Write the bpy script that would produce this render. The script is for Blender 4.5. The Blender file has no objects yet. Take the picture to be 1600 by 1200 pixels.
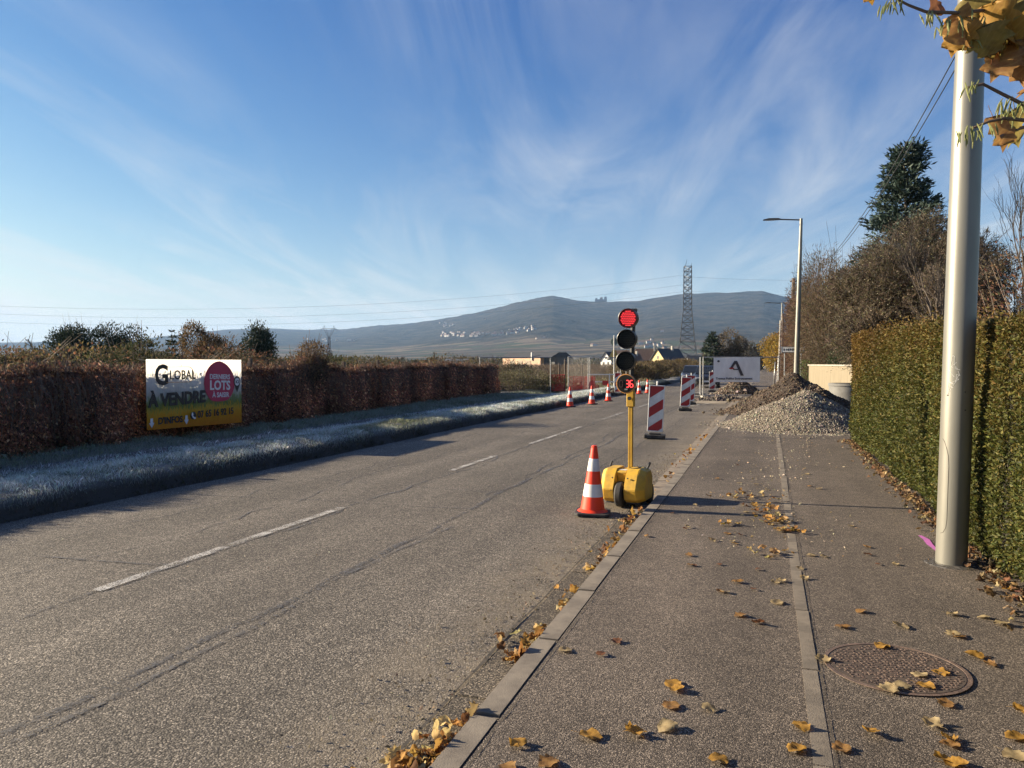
import bpy, bmesh, math, random
import numpy as np
from mathutils import Vector, Matrix, noise as mnoise

SC = bpy.context.scene
COL = SC.collection
R = math.radians
RNG = np.random.default_rng(7)
random.seed(7)

# ------------------------------------------------------------------ camera
cam_d = bpy.data.cameras.new('camera')
cam = bpy.data.objects.new('camera', cam_d); COL.objects.link(cam)
cam.location = (0, 0, 1.65)
cam.rotation_euler = (R(90 - 1.52), 0, R(18.35))
cam_d.sensor_width = 36; cam_d.lens = 36 * 1203 / 1600
cam_d.clip_start = 0.05; cam_d.clip_end = 40000
SC.camera = cam

# ------------------------------------------------------------------ sky and sun
SUN_EL = 18.5
SUN_DIR = Vector((-0.997 * math.cos(R(SUN_EL)), -0.073 * math.cos(R(SUN_EL)), math.sin(R(SUN_EL))))
wd = bpy.data.worlds.new('World'); SC.world = wd; wd.use_nodes = True
wn = wd.node_tree; wn.nodes.clear()
def N(nt, t, **kw):
    n = nt.nodes.new(t)
    for k, v in kw.items(): setattr(n, k, v)
    return n
def MATH(nt, op, a, b=None, c=None, clamp=False):
    n = N(nt, 'ShaderNodeMath', operation=op, use_clamp=clamp)
    for i, v in enumerate((a, b, c)):
        if v is None: continue
        if hasattr(v, 'links'): nt.links.new(v, n.inputs[i])
        else: n.inputs[i].default_value = v
    return n.outputs[0]
def RAMP(nt, fac, stops, interp='LINEAR'):
    n = N(nt, 'ShaderNodeValToRGB'); n.color_ramp.interpolation = interp
    cr = n.color_ramp
    while len(cr.elements) < len(stops): cr.elements.new(0.5)
    for e, (p, c) in zip(cr.elements, stops):
        e.position = p
        e.color = (c, c, c, 1) if isinstance(c, (int, float)) else (*c, 1)
    nt.links.new(fac, n.inputs[0])
    return n.outputs[0]
def MIXC(nt, fac, a, b, blend='MIX'):
    n = N(nt, 'ShaderNodeMix', data_type='RGBA', blend_type=blend)
    for s, v in ((n.inputs[0], fac), (n.inputs[6], a), (n.inputs[7], b)):
        if hasattr(v, 'links'): nt.links.new(v, s)
        elif isinstance(v, (int, float)): s.default_value = v
        else: s.default_value = (*v[:3], 1)
    return n.outputs[2]
def NOISE(nt, vec, scale, detail=3, rough=0.55, dist=0.0, out='Fac'):
    n = N(nt, 'ShaderNodeTexNoise')
    n.inputs['Scale'].default_value = scale; n.inputs['Detail'].default_value = detail
    n.inputs['Roughness'].default_value = rough; n.inputs['Distortion'].default_value = dist
    if vec is not None: nt.links.new(vec, n.inputs['Vector'])
    return n.outputs[out]

sky = N(wn, 'ShaderNodeTexSky', sky_type='NISHITA')
sky.sun_disc = False
sky.sun_elevation = R(SUN_EL)
sky.sun_rotation = math.atan2(SUN_DIR.x, SUN_DIR.y)
sky.altitude = 200; sky.air_density = 1.0; sky.dust_density = 0.8; sky.ozone_density = 3.5
tc = N(wn, 'ShaderNodeTexCoord')
sep = N(wn, 'ShaderNodeSeparateXYZ'); wn.links.new(tc.outputs['Generated'], sep.inputs[0])
zz = MATH(wn, 'ADD', MATH(wn, 'MAXIMUM', sep.outputs[2], 0.0), 0.10)
px_ = MATH(wn, 'DIVIDE', sep.outputs[0], zz); py_ = MATH(wn, 'DIVIDE', sep.outputs[1], zz)
va = R(14)      # the cirrus streaks run towards this bearing
al = MATH(wn, 'ADD', MATH(wn, 'MULTIPLY', px_, -math.sin(va)), MATH(wn, 'MULTIPLY', py_, math.cos(va)))
ac = MATH(wn, 'ADD', MATH(wn, 'MULTIPLY', px_, math.cos(va)), MATH(wn, 'MULTIPLY', py_, math.sin(va)))
cmb = N(wn, 'ShaderNodeCombineXYZ')
wn.links.new(MATH(wn, 'MULTIPLY', ac, 1.0), cmb.inputs[0]); wn.links.new(MATH(wn, 'MULTIPLY', al, 0.20), cmb.inputs[1])
cmb.inputs[2].default_value = 3.7
cmb2 = N(wn, 'ShaderNodeCombineXYZ')
wn.links.new(MATH(wn, 'MULTIPLY', ac, 0.5), cmb2.inputs[0]); wn.links.new(MATH(wn, 'MULTIPLY', al, 0.3), cmb2.inputs[1])
cmb2.inputs[2].default_value = 9.1
streak = RAMP(wn, NOISE(wn, cmb.outputs[0], 2.0, 9, 0.62, 1.1), [(0.40, 0.0), (0.72, 1.0)])
patch = RAMP(wn, NOISE(wn, cmb2.outputs[0], 1.5, 4, 0.55, 0.8), [(0.34, 0.0), (0.64, 1.0)])
cl = MATH(wn, 'MULTIPLY', MATH(wn, 'MULTIPLY', streak, patch), 0.34, clamp=True)
sc3 = N(wn, 'ShaderNodeSeparateColor'); wn.links.new(sky.outputs[0], sc3.inputs[0])
cc3 = N(wn, 'ShaderNodeCombineColor')      # deepen the blue of the clear sky, the same in every direction
for i_, (k_, p_, mx_) in enumerate(((0.262, 1.8, 6.0), (0.425, 1.4, 6.0), (1.0, 0.86, 6.0))):
    wn.links.new(MATH(wn, 'MINIMUM', MATH(wn, 'MULTIPLY', MATH(wn, 'POWER', MATH(wn, 'MAXIMUM', sc3.outputs[i_], 0.0), p_), k_), mx_), cc3.inputs[i_])
veil = MATH(wn, 'MULTIPLY', MATH(wn, 'POWER', 2.718, MATH(wn, 'MULTIPLY', MATH(wn, 'MAXIMUM', sep.outputs[2], 0.0), -9.0)), 0.95)   # thin veil low in the sky
cl = MATH(wn, 'ADD', cl, MATH(wn, 'MULTIPLY', veil, MATH(wn, 'ADD', 0.75, MATH(wn, 'MULTIPLY', streak, 0.5))), clamp=True)
skc = MIXC(wn, cl, cc3.outputs[0], (5.2, 5.25, 5.15))
bg = N(wn, 'ShaderNodeBackground'); bg.inputs[1].default_value = 0.055
wn.links.new(skc, bg.inputs[0])
wo = N(wn, 'ShaderNodeOutputWorld'); wn.links.new(bg.outputs[0], wo.inputs[0])

sl = bpy.data.lights.new('sun', 'SUN'); sl.energy = 5.0; sl.angle = R(0.55); sl.color = (1.0, 0.85, 0.63)
so = bpy.data.objects.new('sun', sl); COL.objects.link(so)
so.rotation_euler = (-SUN_DIR).to_track_quat('-Z', 'Y').to_euler()

SC.view_settings.view_transform = 'Standard'; SC.view_settings.look = 'None'
SC.view_settings.exposure = 1.62; SC.view_settings.gamma = 1.0
SC.cycles.use_denoising = True; SC.render.filter_size = 1.15
SC.cycles.max_bounces = 6; SC.cycles.diffuse_bounces = 3; SC.cycles.transparent_max_bounces = 12
SC.cycles.transmission_bounces = 4; SC.cycles.volume_bounces = 0

# ------------------------------------------------------------------ helpers
def tag(o, label=None, cat=None, group=None, kind=None):
    if label: o['label'] = label
    if cat: o['category'] = cat
    if group: o['group'] = group
    if kind: o['kind'] = kind
    return o
def empty(name, loc=(0, 0, 0), rz=0.0, label=None, cat=None, group=None):
    o = bpy.data.objects.new(name, None); COL.objects.link(o)
    o.location = loc; o.rotation_euler = (0, 0, rz); o.empty_display_size = 0.1
    return tag(o, label, cat, group)
def link(name, me, parent=None, loc=None):
    o = bpy.data.objects.new(name, me); COL.objects.link(o)
    if parent is not None: o.parent = parent
    if loc is not None: o.location = loc
    return o
def np_mesh(name, V, F, mat, col=None, smooth=False):
    """V (n,3), F (m,k) uniform polygons; col (n,3) per-vertex colour"""
    V = np.ascontiguousarray(V, dtype=np.float32); F = np.ascontiguousarray(F, dtype=np.int32)
    me = bpy.data.meshes.new(name)
    me.vertices.add(len(V)); me.vertices.foreach_set('co', V.ravel())
    m, k = F.shape
    me.loops.add(m * k); me.loops.foreach_set('vertex_index', F.ravel())
    me.polygons.add(m)
    me.polygons.foreach_set('loop_start', np.arange(0, m * k, k, dtype=np.int32))
    me.polygons.foreach_set('use_smooth', np.full(m, smooth, dtype=bool))
    me.update(calc_edges=True)
    if col is not None:
        a = me.attributes.new('col', 'FLOAT_COLOR', 'POINT')
        c4 = np.ones((len(V), 4), dtype=np.float32); c4[:, :3] = col
        a.data.foreach_set('color', c4.ravel())
    me.materials.append(mat)
    return me

class MB:
    """collects shapes into one mesh"""
    def __init__(s): s.v = []; s.f = []
    def add(s, V, F):
        b = len(s.v); s.v += [tuple(x) for x in V]; s.f += [tuple(b + i for i in f) for f in F]; return s
    def box(s, c, d, rz=0.0, M=None):
        x, y, z = d[0] / 2, d[1] / 2, d[2] / 2
        V = [Vector(p) for p in ((-x,-y,-z),(x,-y,-z),(x,y,-z),(-x,y,-z),(-x,-y,z),(x,-y,z),(x,y,z),(-x,y,z))]
        m = M if M is not None else Matrix.Rotation(rz, 4, 'Z')
        V = [m @ p + Vector(c) for p in V]
        return s.add(V, [(0,3,2,1),(4,5,6,7),(0,1,5,4),(1,2,6,5),(2,3,7,6),(3,0,4,7)])
    def tube(s, p0, p1, r0, r1=None, n=8, cap=True):
        r1 = r0 if r1 is None else r1
        p0, p1 = Vector(p0), Vector(p1); d = (p1 - p0).normalized()
        a = d.orthogonal().normalized(); b = d.cross(a)
        V = []
        for p, r in ((p0, r0), (p1, r1)):
            for i in range(n):
                t = 2 * math.pi * i / n
                V.append(p + a * (r * math.cos(t)) + b * (r * math.sin(t)))
        F = [(i, (i + 1) % n, n + (i + 1) % n, n + i) for i in range(n)]
        if cap: F += [tuple(range(n - 1, -1, -1)), tuple(range(n, 2 * n))]
        return s.add(V, F)
    def path(s, pts, r, n=6):
        for a, b in zip(pts, pts[1:]): s.tube(a, b, r, r, n)
        return s
    def lathe(s, prof, c=(0, 0, 0), n=24, M=None):
        """prof [(r,z)]; axis z; M optional rotation"""
        V = []; F = []
        for r, z in prof:
            for i in range(n):
                t = 2 * math.pi * i / n
                p = Vector((r * math.cos(t), r * math.sin(t), z))
                V.append((M @ p if M is not None else p) + Vector(c))
        for k in range(len(prof) - 1):
            for i in range(n):
                j = (i + 1) % n
                F.append((k * n + i, k * n + j, (k + 1) * n + j, (k + 1) * n + i))
        F.append(tuple(range(n - 1, -1, -1))); F.append(tuple((len(prof) - 1) * n + i for i in range(n)))
        return s.add(V, F)
    def prism(s, poly, axis, a, b):
        """poly 2d in the plane of the two other axes (in xyz order), extruded a..b along axis"""
        n = len(poly); V = []
        for t in (a, b):
            for p, q in poly:
                V.append({'x': (t, p, q), 'y': (p, t, q), 'z': (p, q, t)}[axis])
        F = [(i, (i + 1) % n, n + (i + 1) % n, n + i) for i in range(n)] + [tuple(range(n - 1, -1, -1)), tuple(range(n, 2 * n))]
        return s.add(V, F)
    def build(s, name, mat, parent=None, bevel=0.0, smooth=False, seg=1, loc=None):
        me = bpy.data.meshes.new(name)
        me.from_pydata(s.v, [], s.f); me.update()
        bm = bmesh.new(); bm.from_mesh(me)
        bmesh.ops.recalc_face_normals(bm, faces=bm.faces)
        if bevel > 0:
            es = [e for e in bm.edges if len(e.link_faces) == 2 and e.calc_face_angle(0) > R(25)]
            bmesh.ops.bevel(bm, geom=es, offset=bevel, segments=seg, affect='EDGES', clamp_overlap=True)
        if smooth:
            for f in bm.faces: f.smooth = len(f.verts) <= 4
            for e in bm.edges:
                if len(e.link_faces) == 2 and e.calc_face_angle(0) > R(35): e.smooth = False
        bm.to_mesh(me); bm.free()
        me.materials.append(mat)
        return link(name, me, parent, loc)

def copy_tree(o, parent=None):
    c = o.copy(); COL.objects.link(c)
    if parent is not None: c.parent = parent
    for ch in list(o.children): copy_tree(ch, c)
    return c

# ------------------------------------------------------------------ materials
def new_mat(name):
    m = bpy.data.materials.new(name); m.use_nodes = True
    nt = m.node_tree; b = nt.nodes['Principled BSDF']
    return m, nt, b
def obj_vec(nt, scale=(1, 1, 1)):
    t = N(nt, 'ShaderNodeTexCoord')
    if scale == (1, 1, 1): return t.outputs['Object']
    mp = N(nt, 'ShaderNodeMapping'); mp.inputs['Scale'].default_value = scale
    nt.links.new(t.outputs['Object'], mp.inputs[0]); return mp.outputs[0]
def BUMP(nt, b, h, strength, dist):
    n = N(nt, 'ShaderNodeBump'); n.inputs['Strength'].default_value = strength; n.inputs['Distance'].default_value = dist
    nt.links.new(h, n.inputs['Height']); nt.links.new(n.outputs[0], b.inputs['Normal'])
def plain(name, c1, c2=None, scale=8, rough=0.6, bump=0.0, bscale=60, metal=0.0, stretch=(1, 1, 1), spec=0.5, lo=0.35, hi=0.65):
    m, nt, b = new_mat(name)
    v = obj_vec(nt, stretch)
    if c2 is None: c2 = tuple(x * 0.75 for x in c1)
    f = RAMP(nt, NOISE(nt, v, scale, 5, 0.6), [(lo, 0.0), (hi, 1.0)])
    nt.links.new(MIXC(nt, f, c1, c2), b.inputs['Base Color'])
    b.inputs['Roughness'].default_value = rough; b.inputs['Metallic'].default_value = metal
    b.inputs['Specular IOR Level'].default_value = spec
    if bump: BUMP(nt, b, NOISE(nt, v, bscale, 4, 0.6), bump, 0.01)
    return m
def leaf_mat(name, trans=0.35, rough=0.6):
    """colour comes from each leaf's own colour attribute"""
    m, nt, b = new_mat(name)
    a = N(nt, 'ShaderNodeAttribute', attribute_name='col')
    nt.links.new(a.outputs['Color'], b.inputs['Base Color'])
    b.inputs['Roughness'].default_value = rough; b.inputs['Specular IOR Level'].default_value = 0.25
    if trans > 0:
        t = N(nt, 'ShaderNodeBsdfTranslucent'); nt.links.new(a.outputs['Color'], t.inputs[0])
        mx = N(nt, 'ShaderNodeMixShader'); mx.inputs[0].default_value = trans
        nt.links.new(b.outputs[0], mx.inputs[1]); nt.links.new(t.outputs[0], mx.inputs[2])
        nt.links.new(mx.outputs[0], nt.nodes['Material Output'].inputs[0])
    return m
def emit(name, c, s, base=(0.05, 0.01, 0.01)):
    m, nt, b = new_mat(name)
    b.inputs['Base Color'].default_value = (*base, 1)
    b.inputs['Emission Color'].default_value = (*c, 1); b.inputs['Emission Strength'].default_value = s
    return m

def asphalt(name, dark, light, cell, tint_noise, dust=False, lim=(0.25, 0.75)):
    m, nt, b = new_mat(name)
    v = obj_vec(nt)
    vo = N(nt, 'ShaderNodeTexVoronoi'); vo.inputs['Scale'].default_value = cell
    nt.links.new(v, vo.inputs['Vector'])
    sp = N(nt, 'ShaderNodeSeparateColor'); nt.links.new(vo.outputs['Color'], sp.inputs[0])
    chips = RAMP(nt, sp.outputs[0], [(0.0, dark), (0.5, tuple((a + c) / 2 * 0.9 for a, c in zip(dark, light))), (0.86, light), (1.0, tuple(min(1, x * 1.7) for x in light))])
    edge = RAMP(nt, vo.outputs['Distance'], [(0.15, 1.05), (0.6, 0.38)])
    c = MIXC(nt, 1.0, chips, edge, 'MULTIPLY')
    big = RAMP(nt, NOISE(nt, v, tint_noise, 6, 0.62), [(lim[0], 0.72), (lim[1], 1.22)])
    c = MIXC(nt, 1.0, c, big, 'MULTIPLY')
    mid = RAMP(nt, NOISE(nt, v, 9, 4, 0.6), [(0.3, 0.86), (0.7, 1.12)])
    c = MIXC(nt, 1.0, c, mid, 'MULTIPLY')
    # patches worn along the driving direction
    st = NOISE(nt, obj_vec(nt, (1.6, 0.12, 1)), 1.0, 4, 0.55)
    c = MIXC(nt, 1.0, c, RAMP(nt, st, [(0.3, 0.84), (0.7, 1.14)]), 'MULTIPLY')
    if dust:   # dry sandy dirt washed to the kerb
        t = N(nt, 'ShaderNodeTexCoord'); s = N(nt, 'ShaderNodeSeparateXYZ'); nt.links.new(t.outputs['Object'], s.inputs[0])
        d = MATH(nt, 'MULTIPLY', MATH(nt, 'ADD', s.outputs[0], 2.25), 1.3, clamp=True)
        d = MATH(nt, 'MULTIPLY', d, RAMP(nt, NOISE(nt, v, 2.2, 6, 0.65), [(0.35, 0.1), (0.65, 1.0)]))
        d = MATH(nt, 'MULTIPLY', d, 0.75, clamp=True)
        c = MIXC(nt, d, c, MIXC(nt, NOISE(nt, v, 160, 2), (0.11, 0.09, 0.065), (0.34, 0.28, 0.20)))
    nt.links.new(c, b.inputs['Base Color'])
    tk = RAMP(nt, NOISE(nt, obj_vec(nt, (0.9, 0.05, 1)), 1.3, 3, 0.5), [(0.36, 0.88), (0.64, 1.10)])
    c2 = MIXC(nt, 1.0, c, tk, 'MULTIPLY')
    sp2 = RAMP(nt, NOISE(nt, v, 1.1, 7, 0.7), [(0.62, 1.0), (0.74, 0.72)])     # old stains
    nt.links.new(MIXC(nt, 1.0, c2, sp2, 'MULTIPLY'), b.inputs['Base Color'])
    b.inputs['Roughness'].default_value = 0.82; b.inputs['Specular IOR Level'].default_value = 0.3
    h = MATH(nt, 'SUBTRACT', MATH(nt, 'MULTIPLY', sp.outputs[1], 0.6), MATH(nt, 'MULTIPLY', vo.outputs['Distance'], 0.9))
    BUMP(nt, b, h, 0.55, 0.7 / cell)
    return m

M_road = asphalt('road_chip_seal', (0.072, 0.062, 0.052), (0.36, 0.312, 0.25), 115, 0.5, dust=True)
M_walk = asphalt('pavement_asphalt', (0.080, 0.064, 0.051), (0.32, 0.262, 0.205), 170, 0.7)
def patchy(m, lo, hi, sc=26):
    nt = m.node_tree; b = nt.nodes['Principled BSDF']; tr = N(nt, 'ShaderNodeBsdfTransparent'); mx = N(nt, 'ShaderNodeMixShader')
    v = obj_vec(nt); f = MATH(nt, 'ADD', MATH(nt, 'MULTIPLY', NOISE(nt, v, sc, 5, 0.7), 0.6), MATH(nt, 'MULTIPLY', NOISE(nt, v, 2.3, 3, 0.6), 0.4))
    nt.links.new(RAMP(nt, f, [(lo, 0.0), (hi, 1.0)]), mx.inputs[0])
    nt.links.new(tr.outputs[0], mx.inputs[1]); nt.links.new(b.outputs[0], mx.inputs[2]); nt.links.new(mx.outputs[0], nt.nodes['Material Output'].inputs[0]); return m
M_seal = patchy(plain('bitumen_seal', (0.080, 0.076, 0.071), (0.125, 0.115, 0.104), 14, 0.6, 0.25, 120), 0.43, 0.60)
M_kerb = plain('kerb_concrete', (0.235, 0.20, 0.155), (0.145, 0.122, 0.096), 7, 0.88, 0.3, 140)
M_edge = plain('edging_concrete', (0.205, 0.172, 0.132), (0.125, 0.105, 0.082), 8, 0.9, 0.35, 140)
M_paver = plain('gutter_paver', (0.27, 0.22, 0.16), (0.16, 0.13, 0.10), 7, 0.85, 0.3, 90)
M_joint = plain('joint_dirt', (0.04, 0.035, 0.028), (0.08, 0.066, 0.052), 20, 0.95)
M_soil = plain('dark_soil', (0.062, 0.042, 0.028), (0.036, 0.025, 0.018), 3, 0.95, 0.6, 30)
M_sand = plain('sandy_dirt', (0.30, 0.25, 0.18), (0.19, 0.155, 0.11), 2, 0.95, 0.4, 60)
M_verge = plain('verge_soil', (0.20, 0.205, 0.195), (0.11, 0.10, 0.085), 4, 0.95, 0.5, 30)
nt = M_verge.node_tree; b = nt.nodes['Principled BSDF']; src = b.inputs['Base Color'].links[0].from_socket
s_ = N(nt, 'ShaderNodeSeparateXYZ'); nt.links.new(obj_vec(nt), s_.inputs[0])
nt.links.new(MIXC(nt, MATH(nt, 'MULTIPLY', MATH(nt, 'ADD', s_.outputs[0], 7.85), 4.5, clamp=True), src, (0.035, 0.030, 0.022)), b.inputs['Base Color'])   # soil of the bank, shade of its road side painted into the colour
M_leaf = leaf_mat('leaf_foliage', 0.3)
M_dead = leaf_mat('dead_leaf_foliage', 0.4, 0.8)
M_blade = leaf_mat('grass_blade', 0.25, 0.5)
M_needle = leaf_mat('needle_foliage', 0.1, 0.6)
M_bark = plain('grey_brown_bark', (0.12, 0.095, 0.075), (0.07, 0.055, 0.045), 9, 0.9, 0.5, 40, stretch=(1, 1, 0.3))
M_twig = plain('twig_bark', (0.17, 0.13, 0.10), (0.10, 0.078, 0.06), 5, 0.85)
M_dtwig = plain('dark_twig_bark', (0.075, 0.06, 0.05), (0.045, 0.037, 0.03), 5, 0.85)
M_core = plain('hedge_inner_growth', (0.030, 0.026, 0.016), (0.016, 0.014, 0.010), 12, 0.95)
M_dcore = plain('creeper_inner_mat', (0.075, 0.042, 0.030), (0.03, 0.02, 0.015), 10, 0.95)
M_black = plain('black_rubber', (0.022, 0.021, 0.020), (0.04, 0.037, 0.034), 12, 0.75, 0.2, 80)
M_blackp = plain('black_plastic', (0.012, 0.012, 0.013), (0.02, 0.02, 0.02), 10, 0.42)
M_yellow = plain('worn_yellow_paint', (0.55, 0.33, 0.025), (0.44, 0.25, 0.03), 6, 0.5, 0.06, 40)
M_yscuff = plain('scuffed_yellow_shell', (0.60, 0.36, 0.035), (0.38, 0.24, 0.05), 9, 0.55, 0.15, 30, lo=0.45, hi=0.75)
M_orange = plain('cone_orange', (0.88, 0.050, 0.010), (0.74, 0.040, 0.010), 5, 0.5)
M_white = plain('reflective_white', (0.74, 0.73, 0.70), (0.58, 0.57, 0.54), 7, 0.5)
M_wpaint = plain('white_paint', (0.78, 0.77, 0.74), (0.62, 0.61, 0.58), 5, 0.55)
M_red = plain('sign_red', (0.40, 0.014, 0.016), (0.31, 0.012, 0.014), 5, 0.42)
M_netred = plain('red_plastic', (0.55, 0.03, 0.025), (0.42, 0.025, 0.02), 5, 0.5)
M_galv = plain('galvanised_steel', (0.42, 0.42, 0.41), (0.30, 0.30, 0.30), 14, 0.45, metal=0.55)
M_post = plain('painted_lamp_pole', (0.23, 0.222, 0.19), (0.18, 0.172, 0.148), 4, 0.44, 0.03, 20, metal=0.4, stretch=(1, 1, 0.25))
M_wood = plain('weathered_wood', (0.13, 0.095, 0.07), (0.075, 0.055, 0.042), 6, 0.85, 0.4, 40, stretch=(3, 3, 0.2))
M_conc = plain('pale_concrete', (0.42, 0.39, 0.33), (0.31, 0.28, 0.235), 4, 0.85, 0.2, 50)
M_dark = plain('dark_grey_metal', (0.05, 0.05, 0.052), (0.035, 0.035, 0.036), 6, 0.5)
M_steel = plain('pylon_steel', (0.16, 0.165, 0.17), (0.11, 0.115, 0.12), 1, 0.6)
M_cable = plain('cable_black', (0.03, 0.03, 0.032), (0.02, 0.02, 0.02), 1, 0.6)
M_iron = plain('cast_iron', (0.17, 0.115, 0.085), (0.075, 0.052, 0.04), 14, 0.6, 0.3, 60)

# ------------------------------------------------------------------ vectorised geometry
def seg_tubes(P0, P1, R0, R1, sides=4):
    P0 = np.asarray(P0, float); P1 = np.asarray(P1, float); R0 = np.asarray(R0, float); R1 = np.asarray(R1, float)
    d = P1 - P0; d /= np.linalg.norm(d, axis=1, keepdims=True) + 1e-9
    up = np.where(np.abs(d[:, 2:3]) > 0.9, np.array([[1.0, 0, 0]]), np.array([[0, 0, 1.0]]))
    a = np.cross(d, up); a /= np.linalg.norm(a, axis=1, keepdims=True) + 1e-9
    b = np.cross(d, a)
    t = 2 * np.pi * np.arange(sides) / sides
    ring = a[:, None, :] * np.cos(t)[None, :, None] + b[:, None, :] * np.sin(t)[None, :, None]
    V = np.concatenate([P0[:, None] + ring * R0[:, None, None], P1[:, None] + ring * R1[:, None, None]], axis=1)
    n = len(P0); base = (np.arange(n) * 2 * sides)[:, None, None]
    i = np.arange(sides); j = (i + 1) % sides
    q = np.stack([i, j, sides + j, sides + i], axis=1)[None]
    return V.reshape(-1, 3), (base + q).reshape(-1, 4)
def rand_dirs(n, rng):
    v = rng.normal(size=(n, 3)); return v / np.linalg.norm(v, axis=1, keepdims=True)
def leaf_quads(P, D, L, W, rng, droop=0.0):
    """pointed quads: base, side, tip, side, slightly folded"""
    n = len(P); D = D / (np.linalg.norm(D, axis=1, keepdims=True) + 1e-9)
    s = np.cross(D, rand_dirs(n, rng)); s /= np.linalg.norm(s, axis=1, keepdims=True) + 1e-9
    u = np.cross(s, D)
    L = np.broadcast_to(L, (n,))[:, None]; W = np.broadcast_to(W, (n,))[:, None]
    mid = P + D * L * 0.45 + u * W * 0.18
    V = np.stack([P, mid + s * W * 0.5, P + D * L, mid - s * W * 0.5], axis=1).reshape(-1, 3)
    return V, np.arange(4 * n).reshape(-1, 4)
def pal(rng, n, colours, weights=None, jit=0.18):
    c = np.asarray(colours, float)[rng.choice(len(colours), n, p=weights)]
    return np.clip(c * (1 + rng.normal(0, jit, (n, 1))) * (1 + rng.normal(0, 0.06, (n, 3))), 0.004, 1)
def nz(x, y, z=0.0): return mnoise.noise(Vector((x, y, z)))
def vnoise(X, Y, seed=0.0, octs=4):
    """cheap smooth 2d noise for arrays: sums of rotated sines"""
    o = np.zeros_like(np.asarray(X, float)); r = np.random.default_rng(int(seed * 10) + 3); amp = 1.0; fr = 1.0; tot = 0
    for k in range(octs):
        for q in range(4):
            th = r.uniform(0, 2 * np.pi); ph = r.uniform(0, 2 * np.pi); f = fr * r.uniform(0.7, 1.4)
            o = o + amp * np.sin((X * np.cos(th) + Y * np.sin(th)) * f + ph) / 4
        tot += amp; amp *= 0.5; fr *= 2.1
    return o / tot
def grid_mesh(name, X, Y, Z, mat, smooth=True, col=None):
    n, m = X.shape
    V = np.stack([X, Y, Z], axis=-1).reshape(-1, 3)
    i = np.arange(n - 1)[:, None] * m + np.arange(m - 1)[None]
    F = np.stack([i, i + m, i + m + 1, i + 1], axis=-1).reshape(-1, 4)
    return np_mesh(name, V, F, mat, col, smooth)
def sheet(name, x0, x1, y0, y1, z, mat, parent=None, kind=None, ny=1):
    V = []; F = []
    for k in range(ny + 1):
        y = y0 + (y1 - y0) * k / ny; V += [(x0, y, z), (x1, y, z)]
    for k in range(ny): F.append((2 * k, 2 * k + 1, 2 * k + 3, 2 * k + 2))
    o = link(name, np_mesh(name, np.array(V), np.array(F), mat), parent)
    if kind: o['kind'] = kind
    return o

# ------------------------------------------------------------------ ground, road, pavement
m, nt, b = new_mat('open_fields')
v = obj_vec(nt)
vo = N(nt, 'ShaderNodeTexVoronoi'); vo.inputs['Scale'].default_value = 0.012; nt.links.new(v, vo.inputs['Vector'])
sp = N(nt, 'ShaderNodeSeparateColor'); nt.links.new(vo.outputs['Color'], sp.inputs[0])
c = RAMP(nt, sp.outputs[0], [(0.0, (0.10, 0.085, 0.05)), (0.35, (0.13, 0.11, 0.06)), (0.6, (0.075, 0.09, 0.035)), (0.85, (0.14, 0.105, 0.065))], 'CONSTANT')
c = MIXC(nt, 1.0, c, RAMP(nt, NOISE(nt, v, 0.35, 6, 0.6), [(0.3, 0.65), (0.7, 1.25)]), 'MULTIPLY')
nt.links.new(c, b.inputs['Base Color']); b.inputs['Roughness'].default_value = 0.95
BUMP(nt, b, NOISE(nt, v, 3, 5, 0.6), 0.6, 0.1)
M_field = m
xs = np.array([-9400, -3000, -900, -300, -80, -30, -15, -13.4, -7.6, -7.3, 2.0, 6, 40, 300, 3000, 9400.0])
zs = np.array([-2, 0, 0, 0, 0.1, 0.1, 0.08, 0.05, -0.06, -0.06, -0.06, 0.0, 0.0, 0, 0, -2.0])
ys = np.array([-9400, -2000, -300, -40, 0, 20, 40, 80, 160, 400, 1200, 3000, 9400.0])
GX, GY = np.meshgrid(xs, ys, indexing='ij'); GZ = np.repeat(zs[:, None], len(ys), axis=1)
link('ground', grid_mesh('ground', GX, GY, GZ, M_field))['kind'] = 'structure'

sheet('road', -7.75, -1.25, -6, 420, 0.0, M_road, kind='structure', ny=40)
sheet('pavement', -1.114, 1.95, -6, 300, 0.075, M_walk, kind='structure', ny=30)

# worn dashes of the centre line
m, nt, b = new_mat('worn_road_paint')
v = obj_vec(nt)
b.inputs['Base Color'].default_value = (0.52, 0.50, 0.46, 1); b.inputs['Roughness'].default_value = 0.7
tr = N(nt, 'ShaderNodeBsdfTransparent'); mx = N(nt, 'ShaderNodeMixShader')
vv = N(nt, 'ShaderNodeTexVoronoi'); vv.inputs['Scale'].default_value = 95; nt.links.new(v, vv.inputs['Vector'])
f = MATH(nt, 'ADD', MATH(nt, 'MULTIPLY', NOISE(nt, v, 3.0, 5, 0.6), 1.1), MATH(nt, 'MULTIPLY', vv.outputs['Distance'], -0.55))
nt.links.new(RAMP(nt, f, [(0.17, 0.0), (0.40, 0.9)]), mx.inputs[0])
nt.links.new(tr.outputs[0], mx.inputs[1]); nt.links.new(b.outputs[0], mx.inputs[2])
nt.links.new(mx.outputs[0], nt.nodes['Material Output'].inputs[0])
M_dash = m
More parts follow.
